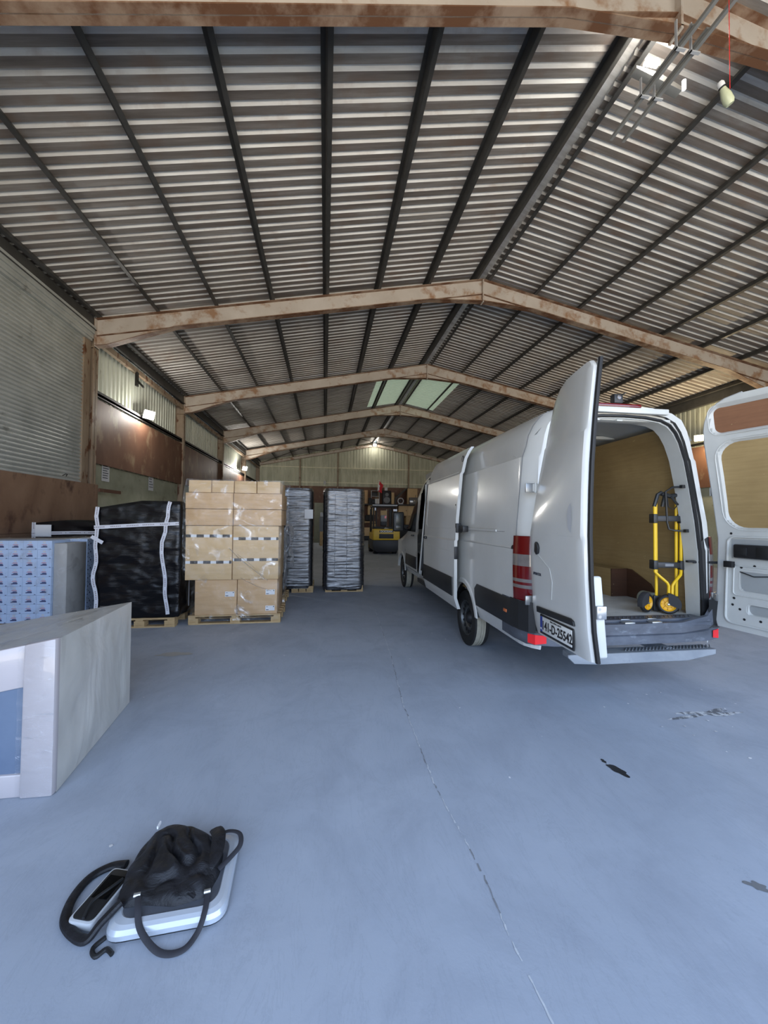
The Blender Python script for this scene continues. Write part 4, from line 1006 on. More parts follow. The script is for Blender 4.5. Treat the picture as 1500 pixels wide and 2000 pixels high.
# ------------------------------------------------------------------ goods on pallets
def pallet(x0,x1,y0,y1,label,group=None,h=.14,z=0,blocks=3,rz=0):
    root=empty('wooden_pallet',((x0+x1)/2,(y0+y1)/2,z),rz); hx,hy=(x1-x0)/2,(y1-y0)/2
    b=MB()
    n=5
    for k in range(n):
        y=-hy+ (2*hy-.10)*k/(n-1); b.box(-hx,hx,y,y+.10,h-.022,h)
    for x in (-hx,-.05,hx-.10): b.box(x,x+.10,-hy,hy,h-.042,h-.022)
    b.build('deck_boards',M['wood'],root)
    bl=MB(); bl.box(-.05,.05,-.07,.07,.02,h-.042); proto=None
    for ix,x in enumerate((-hx+.07,0,hx-.07)):
        for y in (-hy+.07,0,hy-.07):
            if proto is None:
                bb=MB(); bb.box(-.07,.07,-.07,.07,0,h-.062); proto=bb.build('block',M['wood'],root); o=proto
            else: o=proto.copy(); COL.objects.link(o)
            o.location=(x,y,.02)
    bb=MB(); bb.box(-hx,hx,-.05,.05,0,.02); p2=bb.build('base_board',M['wood'],root); p2.location=(0,-hy+.06,0)
    for y in (0,hy-.06):
        o=p2.copy(); COL.objects.link(o); o.location=(0,y,0)
    return tag(root,label,'pallet',group)
def film_shell(name,rects,mat,label,cat='stretch film',off=.02,amp=.012,seed=0,n=26,topz=None,fr=3.0):
    """clear film: rings of rounded rectangles at rising heights (x0,x1,y0,y1,z)"""
    b=MB(); NR=96
    def pt(i,r):
        x0,x1,y0,y1,z=r; x0-=off; x1+=off; y0-=off; y1+=off
        per=2*(x1-x0+y1-y0); t=i/NR*per
        if t<x1-x0: p=(x0+t,y0); nn=(0,-1)
        elif t<x1-x0+y1-y0: p=(x1,y0+t-(x1-x0)); nn=(1,0)
        elif t<2*(x1-x0)+y1-y0: p=(x1-(t-(x1-x0)-(y1-y0)),y1); nn=(0,1)
        else: p=(x0,y1-(t-2*(x1-x0)-(y1-y0))); nn=(-1,0)
        d=amp*(noise.noise((p[0]*fr+seed,p[1]*fr,z*fr))+.6*noise.noise((p[0]*fr*3+z*4,p[1]*fr*3+seed,z*fr*2)))
        return (p[0]+nn[0]*(abs(d)),p[1]+nn[1]*abs(d),z)
    rings=[]
    for a,c_ in zip(rects,rects[1:]):
        k=max(1,int(abs(c_[4]-a[4])/.05))
        for q in range(k):
            t=q/k; rings.append([a[i]+(c_[i]-a[i])*t for i in range(5)])
    rings.append(rects[-1])
    b.grid(lambda i,j:pt(i,rings[j]),NR,len(rings),0,True)
    # top, drawn in
    r=rings[-1]; base=(len(rings)-1)*NR; cx,cy=(r[0]+r[1])/2,(r[2]+r[3])/2
    c0=len(b.v); b.v.append((cx,cy,r[4]+.01))
    for i in range(NR): b.f.append((base+i,base+(i+1)%NR,c0)); b.m.append(0)
    return tag(b.build(name,mat,smooth=True,angle=60,fix=False),label,cat)
def carton(x0,x1,y0,y1,z0,z1,label,mat='card',seam='h',tape=None,lab=(),group=None,noseam=False):
    root=empty('cardboard_box',((x0+x1)/2,(y0+y1)/2,z0)); hx,hy,h=(x1-x0)/2-.003,(y1-y0)/2-.003,z1-z0-.003
    b=MB(); b.box(-hx,hx,-hy,hy,0,h); b.build('box_body',M[mat],root,bevel=.006)
    if tape:
        for zt,ph in tape:
            b=MB(); b.box(-hx+.004,hx-.004,-hy-.002,-hy,zt-.020,zt+.020); tp=b.build('printed_tape',M['paper'],root)
            b=MB(); x=-hx-.03+ph
            while x<hx:
                xa,xb=max(x,-hx+.004),min(x+.105,hx-.004)
                if xb>xa+.01: b.box(xa,xb,-hy-.003,-hy-.002,zt-.022,zt+.022)
                x+=.185
            b.build('tape_print',M['blackink'],tp)
    for lx,lz in lab:
        b=MB(); b.box(lx-.068,lx+.068,-hy-.003,-hy,lz-.038,lz+.038); lo_=b.build('address_label',M['paper'],root)
        b=MB(); b.box(lx-.06,lx-.02,-hy-.004,-hy-.003,lz-.028,lz-.018); b.box(lx-.058,lx-.03,-hy-.004,-hy-.003,lz+.018,lz+.024); b.box(lx+.045,lx+.06,-hy-.004,-hy-.003,lz+.015,lz+.03); b.build('label_print',M['ink'],lo_)
    return tag(root,label,'box',group)
Y0,Y1=6.2,6.98
pallet(-2.0,-.665,6.2,7.0,'wooden pallet with pale blocks under the tall cardboard box stack')
carton(-1.92,-1.312,Y0+.01,Y1,.14,.67,'plain bottom cardboard box on the left of the pallet, one white label','card',lab=((.20,.31),))
carton(-1.308,-.715,Y0+.01,Y1,.14,.67,'bottom right cardboard box on the pallet with two white labels','card',lab=((.19,.33),(.19,.085)))
carton(-2.055,-1.385,Y0-.02,Y1-.02,.672,1.487,'big cardboard box banded with two black-printed tapes, left of the pair','card2',tape=((.66,.0),(.265,.1)))
carton(-1.378,-.70,Y0-.02,Y1-.02,.672,1.487,'big cardboard box banded with two black-printed tapes under creased film, right of the pair','card2',tape=((.62,.11),(.30,.05)))
carton(-2.062,-1.382,Y0-.02,Y1-.02,1.49,1.738,'plain tan cardboard box directly above the left tape-banded box','card')
carton(-1.376,-.665,Y0-.02,Y1-.02,1.49,1.738,'plain tan cardboard box directly above the right tape-banded box','card')
carton(-2.066,-1.382,Y0-.02,Y1-.02,1.741,1.985,'plain cardboard box second from top, left half of the stack','card')
carton(-1.376,-.66,Y0-.02,Y1-.02,1.741,1.985,'plain cardboard box second from top, right half of the stack','card')
for k,(a,c_,nm) in enumerate(((-2.03,-1.705,'leftmost'),(-1.70,-1.378,'second from left'),(-1.373,-1.045,'third from left'),(-1.04,-.69,'rightmost'))):
    carton(a,c_,Y0,Y1,1.988,2.175,'small cardboard box in the top row of the stack, %s of four'%nm,'card2')
film_shell('clear_stretch_film',[(-1.95,-.70,Y0,Y1,.06),(-1.93,-.70,Y0,Y1,.64),(-2.06,-.68,Y0-.02,Y1,.72),(-2.07,-.655,Y0-.02,Y1,1.6),(-2.07,-.65,Y0-.02,Y1,1.97),(-2.05,-.66,Y0-.02,Y1,2.06),(-2.03,-.63,Y0,Y1+.02,2.185)],M['clear'],'creased clear film wrapped around the tall cardboard box stack',amp=.03)
# folds of gathered film across the front
for pts,w in (([(-1.42,6.145,1.15),(-1.28,6.14,1.0),(-1.05,6.13,.82),(-.85,6.13,.66)],.012),([(-1.25,6.15,.70),(-1.0,6.14,.57),(-.8,6.15,.50)],.010),([(-1.30,6.14,1.06),(-1.1,6.135,.9),(-.92,6.135,.72)],.006)):
    b=MB(); b.tube(pts,w,6,0,.4)
    tag(b.build('film_fold',M['clear2'],smooth=True),{.012:'long diagonal fold of clear film across the big tape-banded boxes',.010:'short fold of clear film across the bottom right cardboard box',.006:'thin fold of clear film beside the long diagonal fold'}[w],'film fold')
b=MB(); 
b.grid(lambda i,j:(-.60+.02*math.sin(j*1.3)+i*.03,6.9+.03*i,.75+j*.09+.01*i),3,9)
tag(b.build('loose_film_tail',M['clear2'],smooth=True,fix=False),'loose tail of clear film hanging off the right side of the cardboard stack','stretch film')

def wrapped(name,x0,x1,y0,y1,z0,zt,mat,label,seed=0,amp=.02,cat='wrapped load',rz=0,loc=None,fr=(3,3,9),bulge=.0,parts=None,rnd=.05,N=30,NZ=44):
    """film-wrapped load; zt(x) gives the height of the top"""
    cx,cy=(x0+x1)/2,(y0+y1)/2; root=empty(name,(cx,cy,z0),rz); hx,hy=(x1-x0)/2,(y1-y0)/2
    b=MB(); per=[]
    for i in range(N): per.append((-hx+2*hx*i/N,-hy,0,-1))
    for i in range(N): per.append((hx,-hy+2*hy*i/N,1,0))
    for i in range(N): per.append((hx-2*hx*i/N,hy,0,1))
    for i in range(N): per.append((-hx,hy-2*hy*i/N,-1,0))
    def corner(x,y):
        # round the corners
        ax,ay=abs(x),abs(y); 
        dx,dy=max(0,ax-(hx-rnd)),max(0,ay-(hy-rnd)); l=math.hypot(dx,dy)
        if dx>0 and dy>0 and l>0:
            k=rnd/max(dx,dy)*max(dx,dy)/l*1.0 if l>rnd else 1
            ax,ay=hx-rnd+dx*min(1,rnd/l),hy-rnd+dy*min(1,rnd/l)
        return math.copysign(ax,x),math.copysign(ay,y)
    def pt(i,j):
        x,y,nx,ny=per[i]; x,y=corner(x,y); H=(zt(cx+x) if callable(zt) else zt)-z0; t=j/NZ; z=H*t
        q=Vector((x*fr[0]+seed*7,y*fr[1],z*fr[2])); d=amp*(noise.noise(q)+.5*noise.noise(q*2.3)+(.45*(1-abs(noise.noise(q*.7+Vector((5,1,2))))*4) if NZ>100 else 0))+bulge*math.sin(PI*t)
        pull=.02*max(0,(t-.97)/.03)+.015*max(0,(.03-t)/.03)
        l=math.hypot(x,y); 
        return (x+nx*d-x/hx*pull*(1),y+ny*d-y/hy*pull,z)
    b.grid(pt,len(per),NZ+1,0,True)
    n=len(per); base=NZ*n; c0=len(b.v); 
    ring=[Vector(b.v[base+i]) for i in range(n)]
    for s_ in (.8,.4,0):
        for i in range(n):
            p=ring[i]; x,y=p.x*s_,p.y*s_; H=(zt(cx+x) if callable(zt) else zt)-z0
            b.v.append((x,y,H+.012*noise.noise((x*6+seed,y*6,0))))
    for r in range(3):
        A=base if r==0 else c0+(r-1)*n; B=c0+r*n
        for i in range(n): b.f.append((A+i,A+(i+1)%n,B+(i+1)%n,B+i)); b.m.append(0)
    b.build('film_wrapped_body',mat,root,smooth=True,angle=60,fix=False)
    return tag(root,label,cat),hx,hy
def strap(root,pts,w,axis='x',mat='tape',th=.0035,text=True,y=None):
    """flat tape ribbon on the front face: pts (x,z), local"""
    b=MB(); n=len(pts); vs=[]
    for k,(x,z) in enumerate(pts):
        if len(pts)>1:
            a=Vector(pts[min(k+1,n-1)])-Vector(pts[max(k-1,0)]); a.normalize(); nx,nz=-a.y,a.x
        yy=y(x,z) if callable(y) else y
        vs+= [(x+nx*w/2,yy,z+nz*w/2),(x-nx*w/2,yy,z-nz*w/2)]
    b.add(vs,[(2*i,2*i+1,2*i+3,2*i+2) for i in range(n-1)])
    o=b.build('white_tape',M[mat],root,fix=False)
    if text:
        b=MB()
        for k in range(0,n-1):
            (xa,za),(xb,zb)=pts[k],pts[k+1]; L_=math.hypot(xb-xa,zb-za); m_=max(1,int(L_/.022))
            for q in range(m_):
                if (q+k*3)%7 in (5,6): continue
                t0=(q+.2)/m_; t1=(q+.75)/m_; x0_,z0_=xa+(xb-xa)*t0,za+(zb-za)*t0; x1_,z1_=xa+(xb-xa)*t1,za+(zb-za)*t1
                a=Vector((xb-xa,zb-za)).normalized(); nx,nz=-a.y,a.x; yy=(y(x0_,z0_) if callable(y) else y)-.0015; h_=w*.13
                b.add([(x0_+nx*h_,yy,z0_+nz*h_),(x0_-nx*h_,yy,z0_-nz*h_),(x1_-nx*h_,yy,z1_-nz*h_),(x1_+nx*h_,yy,z1_+nz*h_)],[(0,1,2,3)])
        b.build('tape_text',M['tapetext'],o,fix=False)
    return o
def wav(p0,p1,n=16,amp=.012,seed=0):
    out=[]
    for k in range(n+1):
        t=k/n; x=p0[0]+(p1[0]-p0[0])*t; z=p0[1]+(p1[1]-p0[1])*t; d=amp*noise.noise((t*3+seed,seed*2.2,0))*2
        dx,dz=(p1[0]-p0[0]),(p1[1]-p0[1]); l=math.hypot(dx,dz); out.append((x-dz/l*d,z+dx/l*d))
    return out
# black wrapped load with white tape, next to the cardboard stack
pallet(-3.12,-2.16,6.12,7.1,'wooden pallet peeking out under the black load crossed with white tape')
A1,hx,hy=wrapped('black_wrapped_load',-3.25,-2.10,6.12,7.15,.145,lambda x:1.745+max(0,min(1,(x+3.2)/.55))*.10,M['blackwrap'],'glossy black film-wrapped load crossed with white printed tape, beside the cardboard stack',1,.014,bulge=.01,fr=(4,4,7),NZ=110,N=60)
cx1=(-3.25-2.10)/2
yf=-hy-.030
strap(A1,wav((-.53,1.60),(-.535,1.20),6,.01,2)+wav((-.545,1.12),(-.53,.05),14,.03,5),.052,y=yf)
strap(A1,wav((.43,1.69),(.37,1.25),6,.01,4)+wav((.345,1.1),(.42,.05),14,.03,9),.052,y=yf)
strap(A1,wav((-.57,1.315),(.56,1.37),12,.006,3),.050,y=yf-.004)
strap(A1,[(-.60,1.18),(-.52,1.13),(-.45,1.09)],.05,y=yf-.006,text=False)
o=strap(A1,wav((-hy+.2,1.37),(hy-.1,1.37),8,.006,3),.05,y=0,text=False); o.rotation_euler=(0,0,PI/2); o.location=(hx+.03,0,0)
o=strap(A1,wav((-hy+.33,1.5),(-hy+.30,.1),8,.01,3),.05,y=0,text=False); o.rotation_euler=(0,0,PI/2); o.location=(hx+.031,0,0)
# lower black load behind the blue cartons
pallet(-4.75,-3.95,7.45,8.3,'wooden pallet under the low black load behind the pale blue cartons')
A2,hx2,hy2=wrapped('black_wrapped_load',-4.86,-3.72,7.35,8.4,.145,lambda x:1.50+.05*math.sin((x+4.8)*2.5),M['blackwrap'],'low black film-wrapped load behind the pale blue cartons, with a white sheet taped on',3,.02)
strap(A2,wav((-.52,1.36),(-.53,.1),8,.01,3),.06,y=-hy2-.028); strap(A2,wav((-.56,1.18),(.5,1.19),8,.006,3),.055,y=-hy2-.03)
b=MB(); b.box(-.50,-.26,-hy2-.04,-hy2-.034,1.12,1.32); b.build('paper_sheet',M['paper'],A2)
# black load half hidden between the cardboard stack and the tall shiny loads
pallet(-1.65,-.72,7.46,8.3,'wooden pallet under the black load half hidden behind the cardboard stack')
A3,hx3,hy3=wrapped('black_wrapped_load',-1.75,-.76,7.44,8.45,.145,lambda x:1.86,M['blackwrap'],'black wrapped load half hidden behind cardboard stack, with white straps at its edge',5,.03)
for a,c_ in (((-hy3+.10,1.70),(-hy3+.14,1.1)),((-hy3+.14,1.1),(-hy3+.06,.1))):
    o=strap(A3,wav(a,c_,8,.015,a[1]),.05,y=0,text=False); o.rotation_euler=(0,0,PI/2); o.location=(hx3+.036,0,0)
o=strap(A3,wav((-hy3,1.33),(hy3-.1,1.33),8,.006,3),.05,y=0,text=False); o.rotation_euler=(0,0,PI/2); o.location=(hx3+.04,0,0)
b=MB(); b.tube([(hx3+.03,-hy3+.1,1.22),(hx3+.10,-hy3+.15,1.15),(hx3+.12,-hy3+.12,1.0),(hx3+.06,-hy3+.1,.86),(hx3+.03,-hy3+.1,.84)],.028,6,0,.3); b.build('loose_strap_end',M['tape'],A3,smooth=True)
# two tall narrow silver-sheened black loads
pallet(-.70,-.24,8.66,9.6,'wooden pallet under the tall shiny black load bearing a white paper')
A4,hx4,hy4=wrapped('tall_black_load',-.98,-.26,8.64,9.66,.09,lambda x:2.28,M['blacktight'],'tall narrow black film-wrapped load with a white paper, behind the cardboard stack',8,.005,fr=(2.2,2.2,22),NZ=240,rnd=.12)
b=MB(); b.box(.18,.36,-hy4-.03,-hy4-.022,1.52,1.72); b.build('paper_sheet',M['paper'],A4)
pallet(.02,.85,8.66,9.6,'wooden pallet under the tall shiny black load that stands alone')
A5,hx5,hy5=wrapped('tall_black_load',-.04,.88,8.62,9.66,.05,lambda x:2.285,M['blacktight'],'tall black film-wrapped load with silvery creases standing alone in the aisle',11,.006,fr=(2.2,2.2,20),NZ=240,rnd=.14,N=40)
b=MB()
for x in (-.20,.06): b.box(x-.003,x+.003,-hy5-.026,-hy5-.022,.3,2.1)
b.build('inner_strap',M['grey'],A5)
# ---------------- pale blue printed cartons in a block
BX0,BX1,BY,BZ0,BZ1=-4.95,-3.72,6.0,.15,1.27
pallet(-4.9,-3.55,6.0,7.05,'wooden pallet under the block of pale blue printed cartons')
cw,chh=(BX1-BX0)/7,(BZ1-BZ0)/9
def blue_proto(side):
    root=empty('printed_carton'); b=MB()
    w,d=(cw,.40) if not side else (.30,.155)
    b.box(-w/2+.001,w/2-.001,0,d-.002,0,chh-.002)
    b.build('carton_body',M['lightblue'],root)
    b=MB()
    if not side:
        b.box(-.045,.03,-.002,0,.028,.042); b.prism([(-.03,.042),(-.018,.056),(.018,.056),(.034,.040)],lambda x,z:(x,-.002,z),lambda x,z:(x,0,z)); 
        b.box(w/2-.03,w/2-.012,-.002,0,.003,.011)
        b.build('car_print',M['navyink'],root)
        b=MB(); b.box(-.04,.028,-.0025,0,.062,.067); b.box(-.03,.02,-.0025,0,.072,.076); b.build('red_print',M['redink'],root)
        b=MB(); b.box(-.02,.012,-.002,0,.088,.110); b.build('faint_print',M['tape'],root)
    else:
        for k,(y,z,r) in enumerate(((.03,.03,.012),(.09,.05,.016),(.06,.085,.010),(.12,.095,.008),(.02,.1,.008),(.115,.02,.007))): b.lathe([(0,0),(r,0)],(w/2+.0005,y,z),(1,.0,0),8)
        b.build('flower_print',M['navyink'],root,fix=False)
    return root
g='pale blue printed cartons in the film-wrapped block at left'
lab1='pale blue carton with car-shaped red and navy print in the wrapped block'
p=blue_proto(False); first=True
for i in range(7):
    for j in range(9):
        o=p if first else copy_tree(p); first=False
        o.location=(BX0+cw*(i+.5),BY+random.uniform(0,.004),BZ0+chh*j); tag(o,lab1,'carton',g)
p=blue_proto(True); first=True
lab2='pale blue carton with dark flower print in the side of the wrapped block'
for i in range(3):
    for j in range(9):
        o=p if first else copy_tree(p); first=False
        o.location=(-3.55-.15,BY+.50+.155*i,BZ0+chh*j); tag(o,lab2,'carton','flower-printed pale blue cartons in the side of the wrapped block')
b=MB(); b.box(BX1+.003,-3.553,BY+.04,BY+.485,BZ0,BZ1-.04); b.box(BX0,-3.87,BY+.42,BY+.98,BZ0,BZ1-.01)
tag(b.build('grey_carton_stack',M['greycard'],bevel=.006),'plain grey carton stack filling the corner of the pale blue carton block','box')
film_shell('clear_stretch_film',[(BX0-.02,-3.56,BY-.005,7.0,.10),(BX0-.02,-3.55,BY-.01,7.0,1.15),(BX0-.02,-3.57,BY,7.0,1.27),(BX0+.03,-3.60,BY+.05,6.95,1.295)],clear_film('film_over_blue',.03,.22,5,(1,1,1),.5,.7,.2),'clear film wrapped tightly round the pale blue carton block',amp=.016,seed=4)
# ---------------- big film-wrapped pale block in the foreground, at the left edge
fb=empty('wrapped_foam_block',(-1.52,2.54,0))
def fpt(i,j,k,D):
    return D
A_=(0,0,0); Bp=(-.13,1.14,0); Cc=(-1.35,1.14,0); Dd=(-1.35,.02,0)
tops={'A':.885,'B':.862,'C':.66,'D':.62}
def face(p,q,zp,zq,n,mth,b,d=(0,0)):
    def f(i,j):
        t=i/n; u=j/mth; x=p[0]+(q[0]-p[0])*t; y=p[1]+(q[1]-p[1])*t; z=(zp+(zq-zp)*t)*u+ .002
        nx,ny=(q[1]-p[1]),-(q[0]-p[0]); l=math.hypot(nx,ny); nx/=l; ny/=l
        e=min(t,1-t,u,1-u); k=min(1,e*12)
        dd=k*(.010*noise.noise((x*3+2,y*3,z*4))+.006*noise.noise((x*9,y*9,z*6)))
        return (x+nx*dd,y+ny*dd,z)
    b.grid(f,n+1,mth+1)
b=MB(); face(A_,Bp,tops['A'],tops['B'],30,24,b); face(Bp,Cc,tops['B'],tops['C'],24,16,b); face(Cc,Dd,tops['C'],tops['D'],20,16,b)
def topf(i,j):
    t=i/24; u=j/24
    x=(A_[0]*(1-u)+Bp[0]*u)*(1-t)+(Dd[0]*(1-u)+Cc[0]*u)*t; y=(A_[1]*(1-u)+Bp[1]*u)*(1-t)+(Dd[1]*(1-u)+Cc[1]*u)*t
    z=(tops['A']*(1-u)+tops['B']*u)*(1-t)+(tops['D']*(1-u)+tops['C']*u)*t
    k=min(1,min(t,1-t,u,1-u)*10); return (x,y,z+.002+k*(.012*noise.noise((x*4,y*4,1))+.006*noise.noise((x*11,y*5,1))))
b.grid(topf,25,25)
b.build('wrapped_body',M['foam'],fb,smooth=True,angle=50,fix=False)
zt=lambda x:.885+(.885-.62)/1.35*x
def fr_poly(pts,y0,y1,name,mat,bev=.01):
    b=MB(); b.prism(pts,lambda x,z:(x,y0,z),lambda x,z:(x,y1,z)); return b.build(name,mat,fb,bevel=bev,seg=2)
fr_poly([(-.0,.0),(-.0,.896),(-.165,.864),(-.170,.0)],-.035,.02,'corner_band',M['foamband'],.014)
fr_poly([(-.165,.62),(-.165,.860),(-1.34,.632),(-1.34,.40)],-.018,.02,'top_band',M['foamband'])
fr_poly([(-.165,.0),(-.165,.13),(-1.34,.13),(-1.34,.0)],-.018,.02,'bottom_band',M['foamband'])
fr_poly([(-.160,.12),(-.160,.64),(-1.34,.43),(-1.34,.12)],-.004,.02,'blue_panel',M['bluepanel'],0)
fr_poly([(-1.345,.0),(-1.345,.62),(-1.25,.64),(-1.25,0)],-.03,.02,'corner_band',M['foamband'])
def film_f(i,j):
    x=.006-.19*i/20; z=.01+(.88+x*.196)*j/60; return (x,-.040-.006*abs(noise.noise((x*8,z*9,3)))-.01*max(0,noise.noise((x*3,z*6+x*10,9))),z)
b=MB(); b.grid(film_f,21,61); b.build('front_film',M['clear2'] if False else clear_film('film_on_foam',.06,.4,4,(1,1,3.2),.55,.72,.14),fb,smooth=True,fix=False)
FM=clear_film('glossy_creases',.02,.8,3.5,(2.4,.8,1),.60,.70,.08)
def ff(i,j):
    x,y,z=topf(i*24/40,j*24/40); t=i/40; u=j/40
    return (x,y,z+.006+.010*abs(noise.noise((x*9,y*3.5+x*4,2)))+.004*noise.noise((x*25,y*9,5)))
b=MB(); b.grid(ff,41,41); b.build('top_film',FM,fb,smooth=True,fix=False)
def sf(i,j):
    t=i/30; u=j/30; x=A_[0]+(Bp[0]-A_[0])*t; y=A_[1]+(Bp[1]-A_[1])*t; z=.005+(tops['A']+(tops['B']-tops['A'])*t)*u
    return (x+.016+.010*abs(noise.noise((y*5,z*2.2+y*2,7))),y,z)

tag(fb,'large pale foam block wrapped in glossy clear film, at the left edge','wrapped block')
def catm(P,k=6):
    out=[]; P=[Vector(p) for p in P]
    for i in range(len(P)-1):
        p0,p1,p2,p3=P[max(i-1,0)],P[i],P[i+1],P[min(i+2,len(P)-1)]
        for q in range(k):
            t=q/k; out.append(.5*((2*p1)+(-p0+p2)*t+(2*p0-5*p1+4*p2-p3)*t*t+(-p0+3*p1-3*p2+p3)*t**3))
    out.append(P[-1]); return out
# ---------------- floor scale with bag
sc_root=empty('platform_scale',(-.60,1.82,0),math.radians(3))
PL=[(-.215,-.165),(-.185,-.195),(.16,-.20),(.205,-.165),(.225,-.05),(.225,.16),(.195,.205),(-.16,.215),(-.215,.18)]
def rpoly(P,r,k=5):
    out=[]; n=len(P)
    for i in range(n):
        p=Vector(P[i]); a=Vector(P[i-1]); c_=Vector(P[(i+1)%n]); d0=(a-p); d1=(c_-p); l=min(r,d0.length*.45,d1.length*.45)
        s0=p+d0.normalized()*l; s1=p+d1.normalized()*l
        for q in range(k):
            t=q/(k-1); out.append(tuple(s0*(1-t)**2+p*2*t*(1-t)+s1*t*t))
    return out
SQ=rpoly([(-.215,-.20),(.22,-.20),(.22,.21),(-.215,.21)],.07,8)
def scl(P,k): return [(x*k,y*k) for x,y in P]
def offs(P,d): return [(x-math.copysign(min(abs(x),d),x),y-math.copysign(min(abs(y),d),y)) for x,y in P]
b=MB(); n=len(SQ)
lv=[(SQ,.012),(SQ,.030),(offs(SQ,.006),.046),(offs(SQ,.018),.054),(offs(SQ,.036),.058),(offs(SQ,.040),.054)]
for (Pa,za),(Pb,zb) in zip(lv,lv[1:]):
    b.add([(x,y,za) for x,y in Pa]+[(x,y,zb) for x,y in Pb],[(i,(i+1)%n,n+(i+1)%n,n+i) for i in range(n)])
b.build('silver_tray',M['plateRim'],sc_root,smooth=True,angle=50)
b=MB(); P2=offs(SQ,.038); b.prism(P2,lambda x,y:(x,y,.045),lambda x,y:(x,y,.0545)); b.build('grey_top',M['plateTop'],sc_root)
b=MB(); P3=offs(SQ,.002); b.prism(P3,lambda x,y:(x,y,.006),lambda x,y:(x,y,.013)); 
b.build('dark_base',M['black'],sc_root)
b=MB()
for x in (-.17,.17):
    for y in (-.16,.17): b.lathe([(0,0),(.022,0),(.022,.008),(0,.008)],(x,y,0),(0,0,1),14)
b.build('rubber_foot',M['rubber'],sc_root)
tag(sc_root,'silver-edged grey platform scale on the floor under the black bag','scale')
dp=empty('weighing_display',(-.885,1.79,.0),math.radians(-17))
DQ=rpoly([(-.055,-.11),(.055,-.11),(.055,.11),(-.055,.11)],.02,5)
b=MB(); b.prism(DQ,lambda x,y:(x,y,.004),lambda x,y:(x,y,.042+y*.06)); b.build('housing',M['lightgrey'],dp,bevel=.005)
b=MB(); b.prism(offs(DQ,.009),lambda x,y:(x,y,.040+y*.06),lambda x,y:(x,y,.0455+y*.06)); b.build('black_panel',M['rubber'],dp,bevel=.002)
b=MB(); b.box(-.035,.035,-.02,.075,.0462,.0470,0,Matrix.Rotation(.06,4,'X')); b.build('screen',M['glass'],dp)
tag(dp,'small weighing display with dark screen lying left of the scale','display')
b=MB(); b.tube(catm([(-.87,1.95,.022),(-.94,1.955,.016),(-1.0,1.91,.014),(-1.015,1.82,.014),(-.99,1.73,.014),(-.93,1.668,.014),(-.86,1.630,.02),(-.825,1.655,.05),(-.775,1.70,.08)]),.019,10,0,.7)
tag(b.build('black_padded_strap',M['nylon'],smooth=True),'thick black padded strap curling round the left of the weighing display','strap')
b=MB(); b.tube(catm([(-.80,1.64,.009),(-.825,1.605,.009),(-.80,1.575,.009),(-.775,1.595,.009),(-.745,1.575,.009)]),.008,8); tag(b.build('cable_end',M['rubber'],smooth=True),'short black cable end on floor at the near left corner of the scale','cable')
# the bag: a soft heap draped over the scale
bag=empty('black_bag',(-.64,1.86,.055))
OUT=[(-.815,1.735),(-.838,1.85),(-.826,1.97),(-.80,2.05),(-.74,2.085),(-.62,2.06),(-.50,1.995),(-.44,1.91),(-.43,1.80),(-.455,1.70),(-.57,1.675),(-.70,1.70),(-.77,1.695)]
def bound(a):
    # radius of the outline at angle a, around the centre
    best=0; cxx,cyy=-.64,1.86; d=Vector((math.cos(a),math.sin(a)))
    for p,q in zip(OUT,OUT[1:]+OUT[:1]):
        p=Vector(p)-Vector((cxx,cyy)); q=Vector(q)-Vector((cxx,cyy)); e=q-p; den=d.x*e.y-d.y*e.x
        if abs(den)<1e-9: continue
        t=(p.x*e.y-p.y*e.x)/den; u=(p.x*d.y-p.y*d.x)/den
        if t>0 and -1e-6<=u<=1+1e-6: best=max(best,t)
    return best
NA=110; NRr=36; bd=[bound(2*PI*i/NA) for i in range(NA)]; bd=[(bd[i-1]+bd[i]+bd[(i+1)%NA])/3 for i in range(NA)]
def bagp(i,j):
    a=2*PI*i/NA; r=(j/(NRr-1)); R_=bd[i]*r; x=math.cos(a)*R_; y=math.sin(a)*R_
    h=.075*(1-r**2.6)**.75*(1+.5*max(0,y/.2))
    q=Vector((x*9+y*5,y*7-x*2,0)); f=abs(noise.noise(q*1.1)); g2=abs(noise.noise(Vector((x*22+y*14,y*10,3))))
    h+= (1-r**3)*(-.05*(1-min(1,f*4))*.5+.012*g2+.018*noise.noise(q*.6))
    h-=.05*max(0,(r-.93)/.07)*(1 if (x<-.17 or y>.17) else .1)
    return (x,y,max(-.045,h))
b=MB(); b.grid(lambda i,j:bagp(i,NRr-1-j),NA,NRr,0,True)
b.build('bag_body',M['nylon'],bag,smooth=True,angle=70,fix=False)
def fabric_strip(pts,w,name,mat,par,th=.25):
    b=MB(); b.tube(pts,w,8,0,th); return b.build(name,mat,par,smooth=True)
L_=lambda P:[(x+.64,y-1.86,z-.055) for x,y,z in P]
fabric_strip(catm(L_([(-.725,1.73,.085),(-.70,1.665,.078),(-.665,1.61,.045),(-.58,1.555,.012),(-.50,1.548,.012),(-.46,1.59,.025),(-.447,1.64,.055),(-.455,1.71,.07)])),.011,'carry_handle',M['webbing'],bag)
fabric_strip(catm(L_([(-.49,1.95,.10),(-.44,1.98,.10),(-.385,1.965,.095),(-.37,1.91,.085),(-.40,1.86,.075),(-.44,1.81,.07)])),.011,'carry_handle',M['webbing'],bag)
fabric_strip(catm(L_([(-.50,2.0,.10),(-.47,1.93,.12),(-.465,1.85,.10),(-.50,1.78,.085),(-.53,1.70,.07)])),.03,'side_flap',M['nylon'],bag,.3)
fabric_strip(catm(L_([(-.83,1.83,.06),(-.86,1.79,.062),(-.90,1.74,.06),(-.905,1.69,.045)])),.006,'draw_cord',M['rubber'],bag,1)
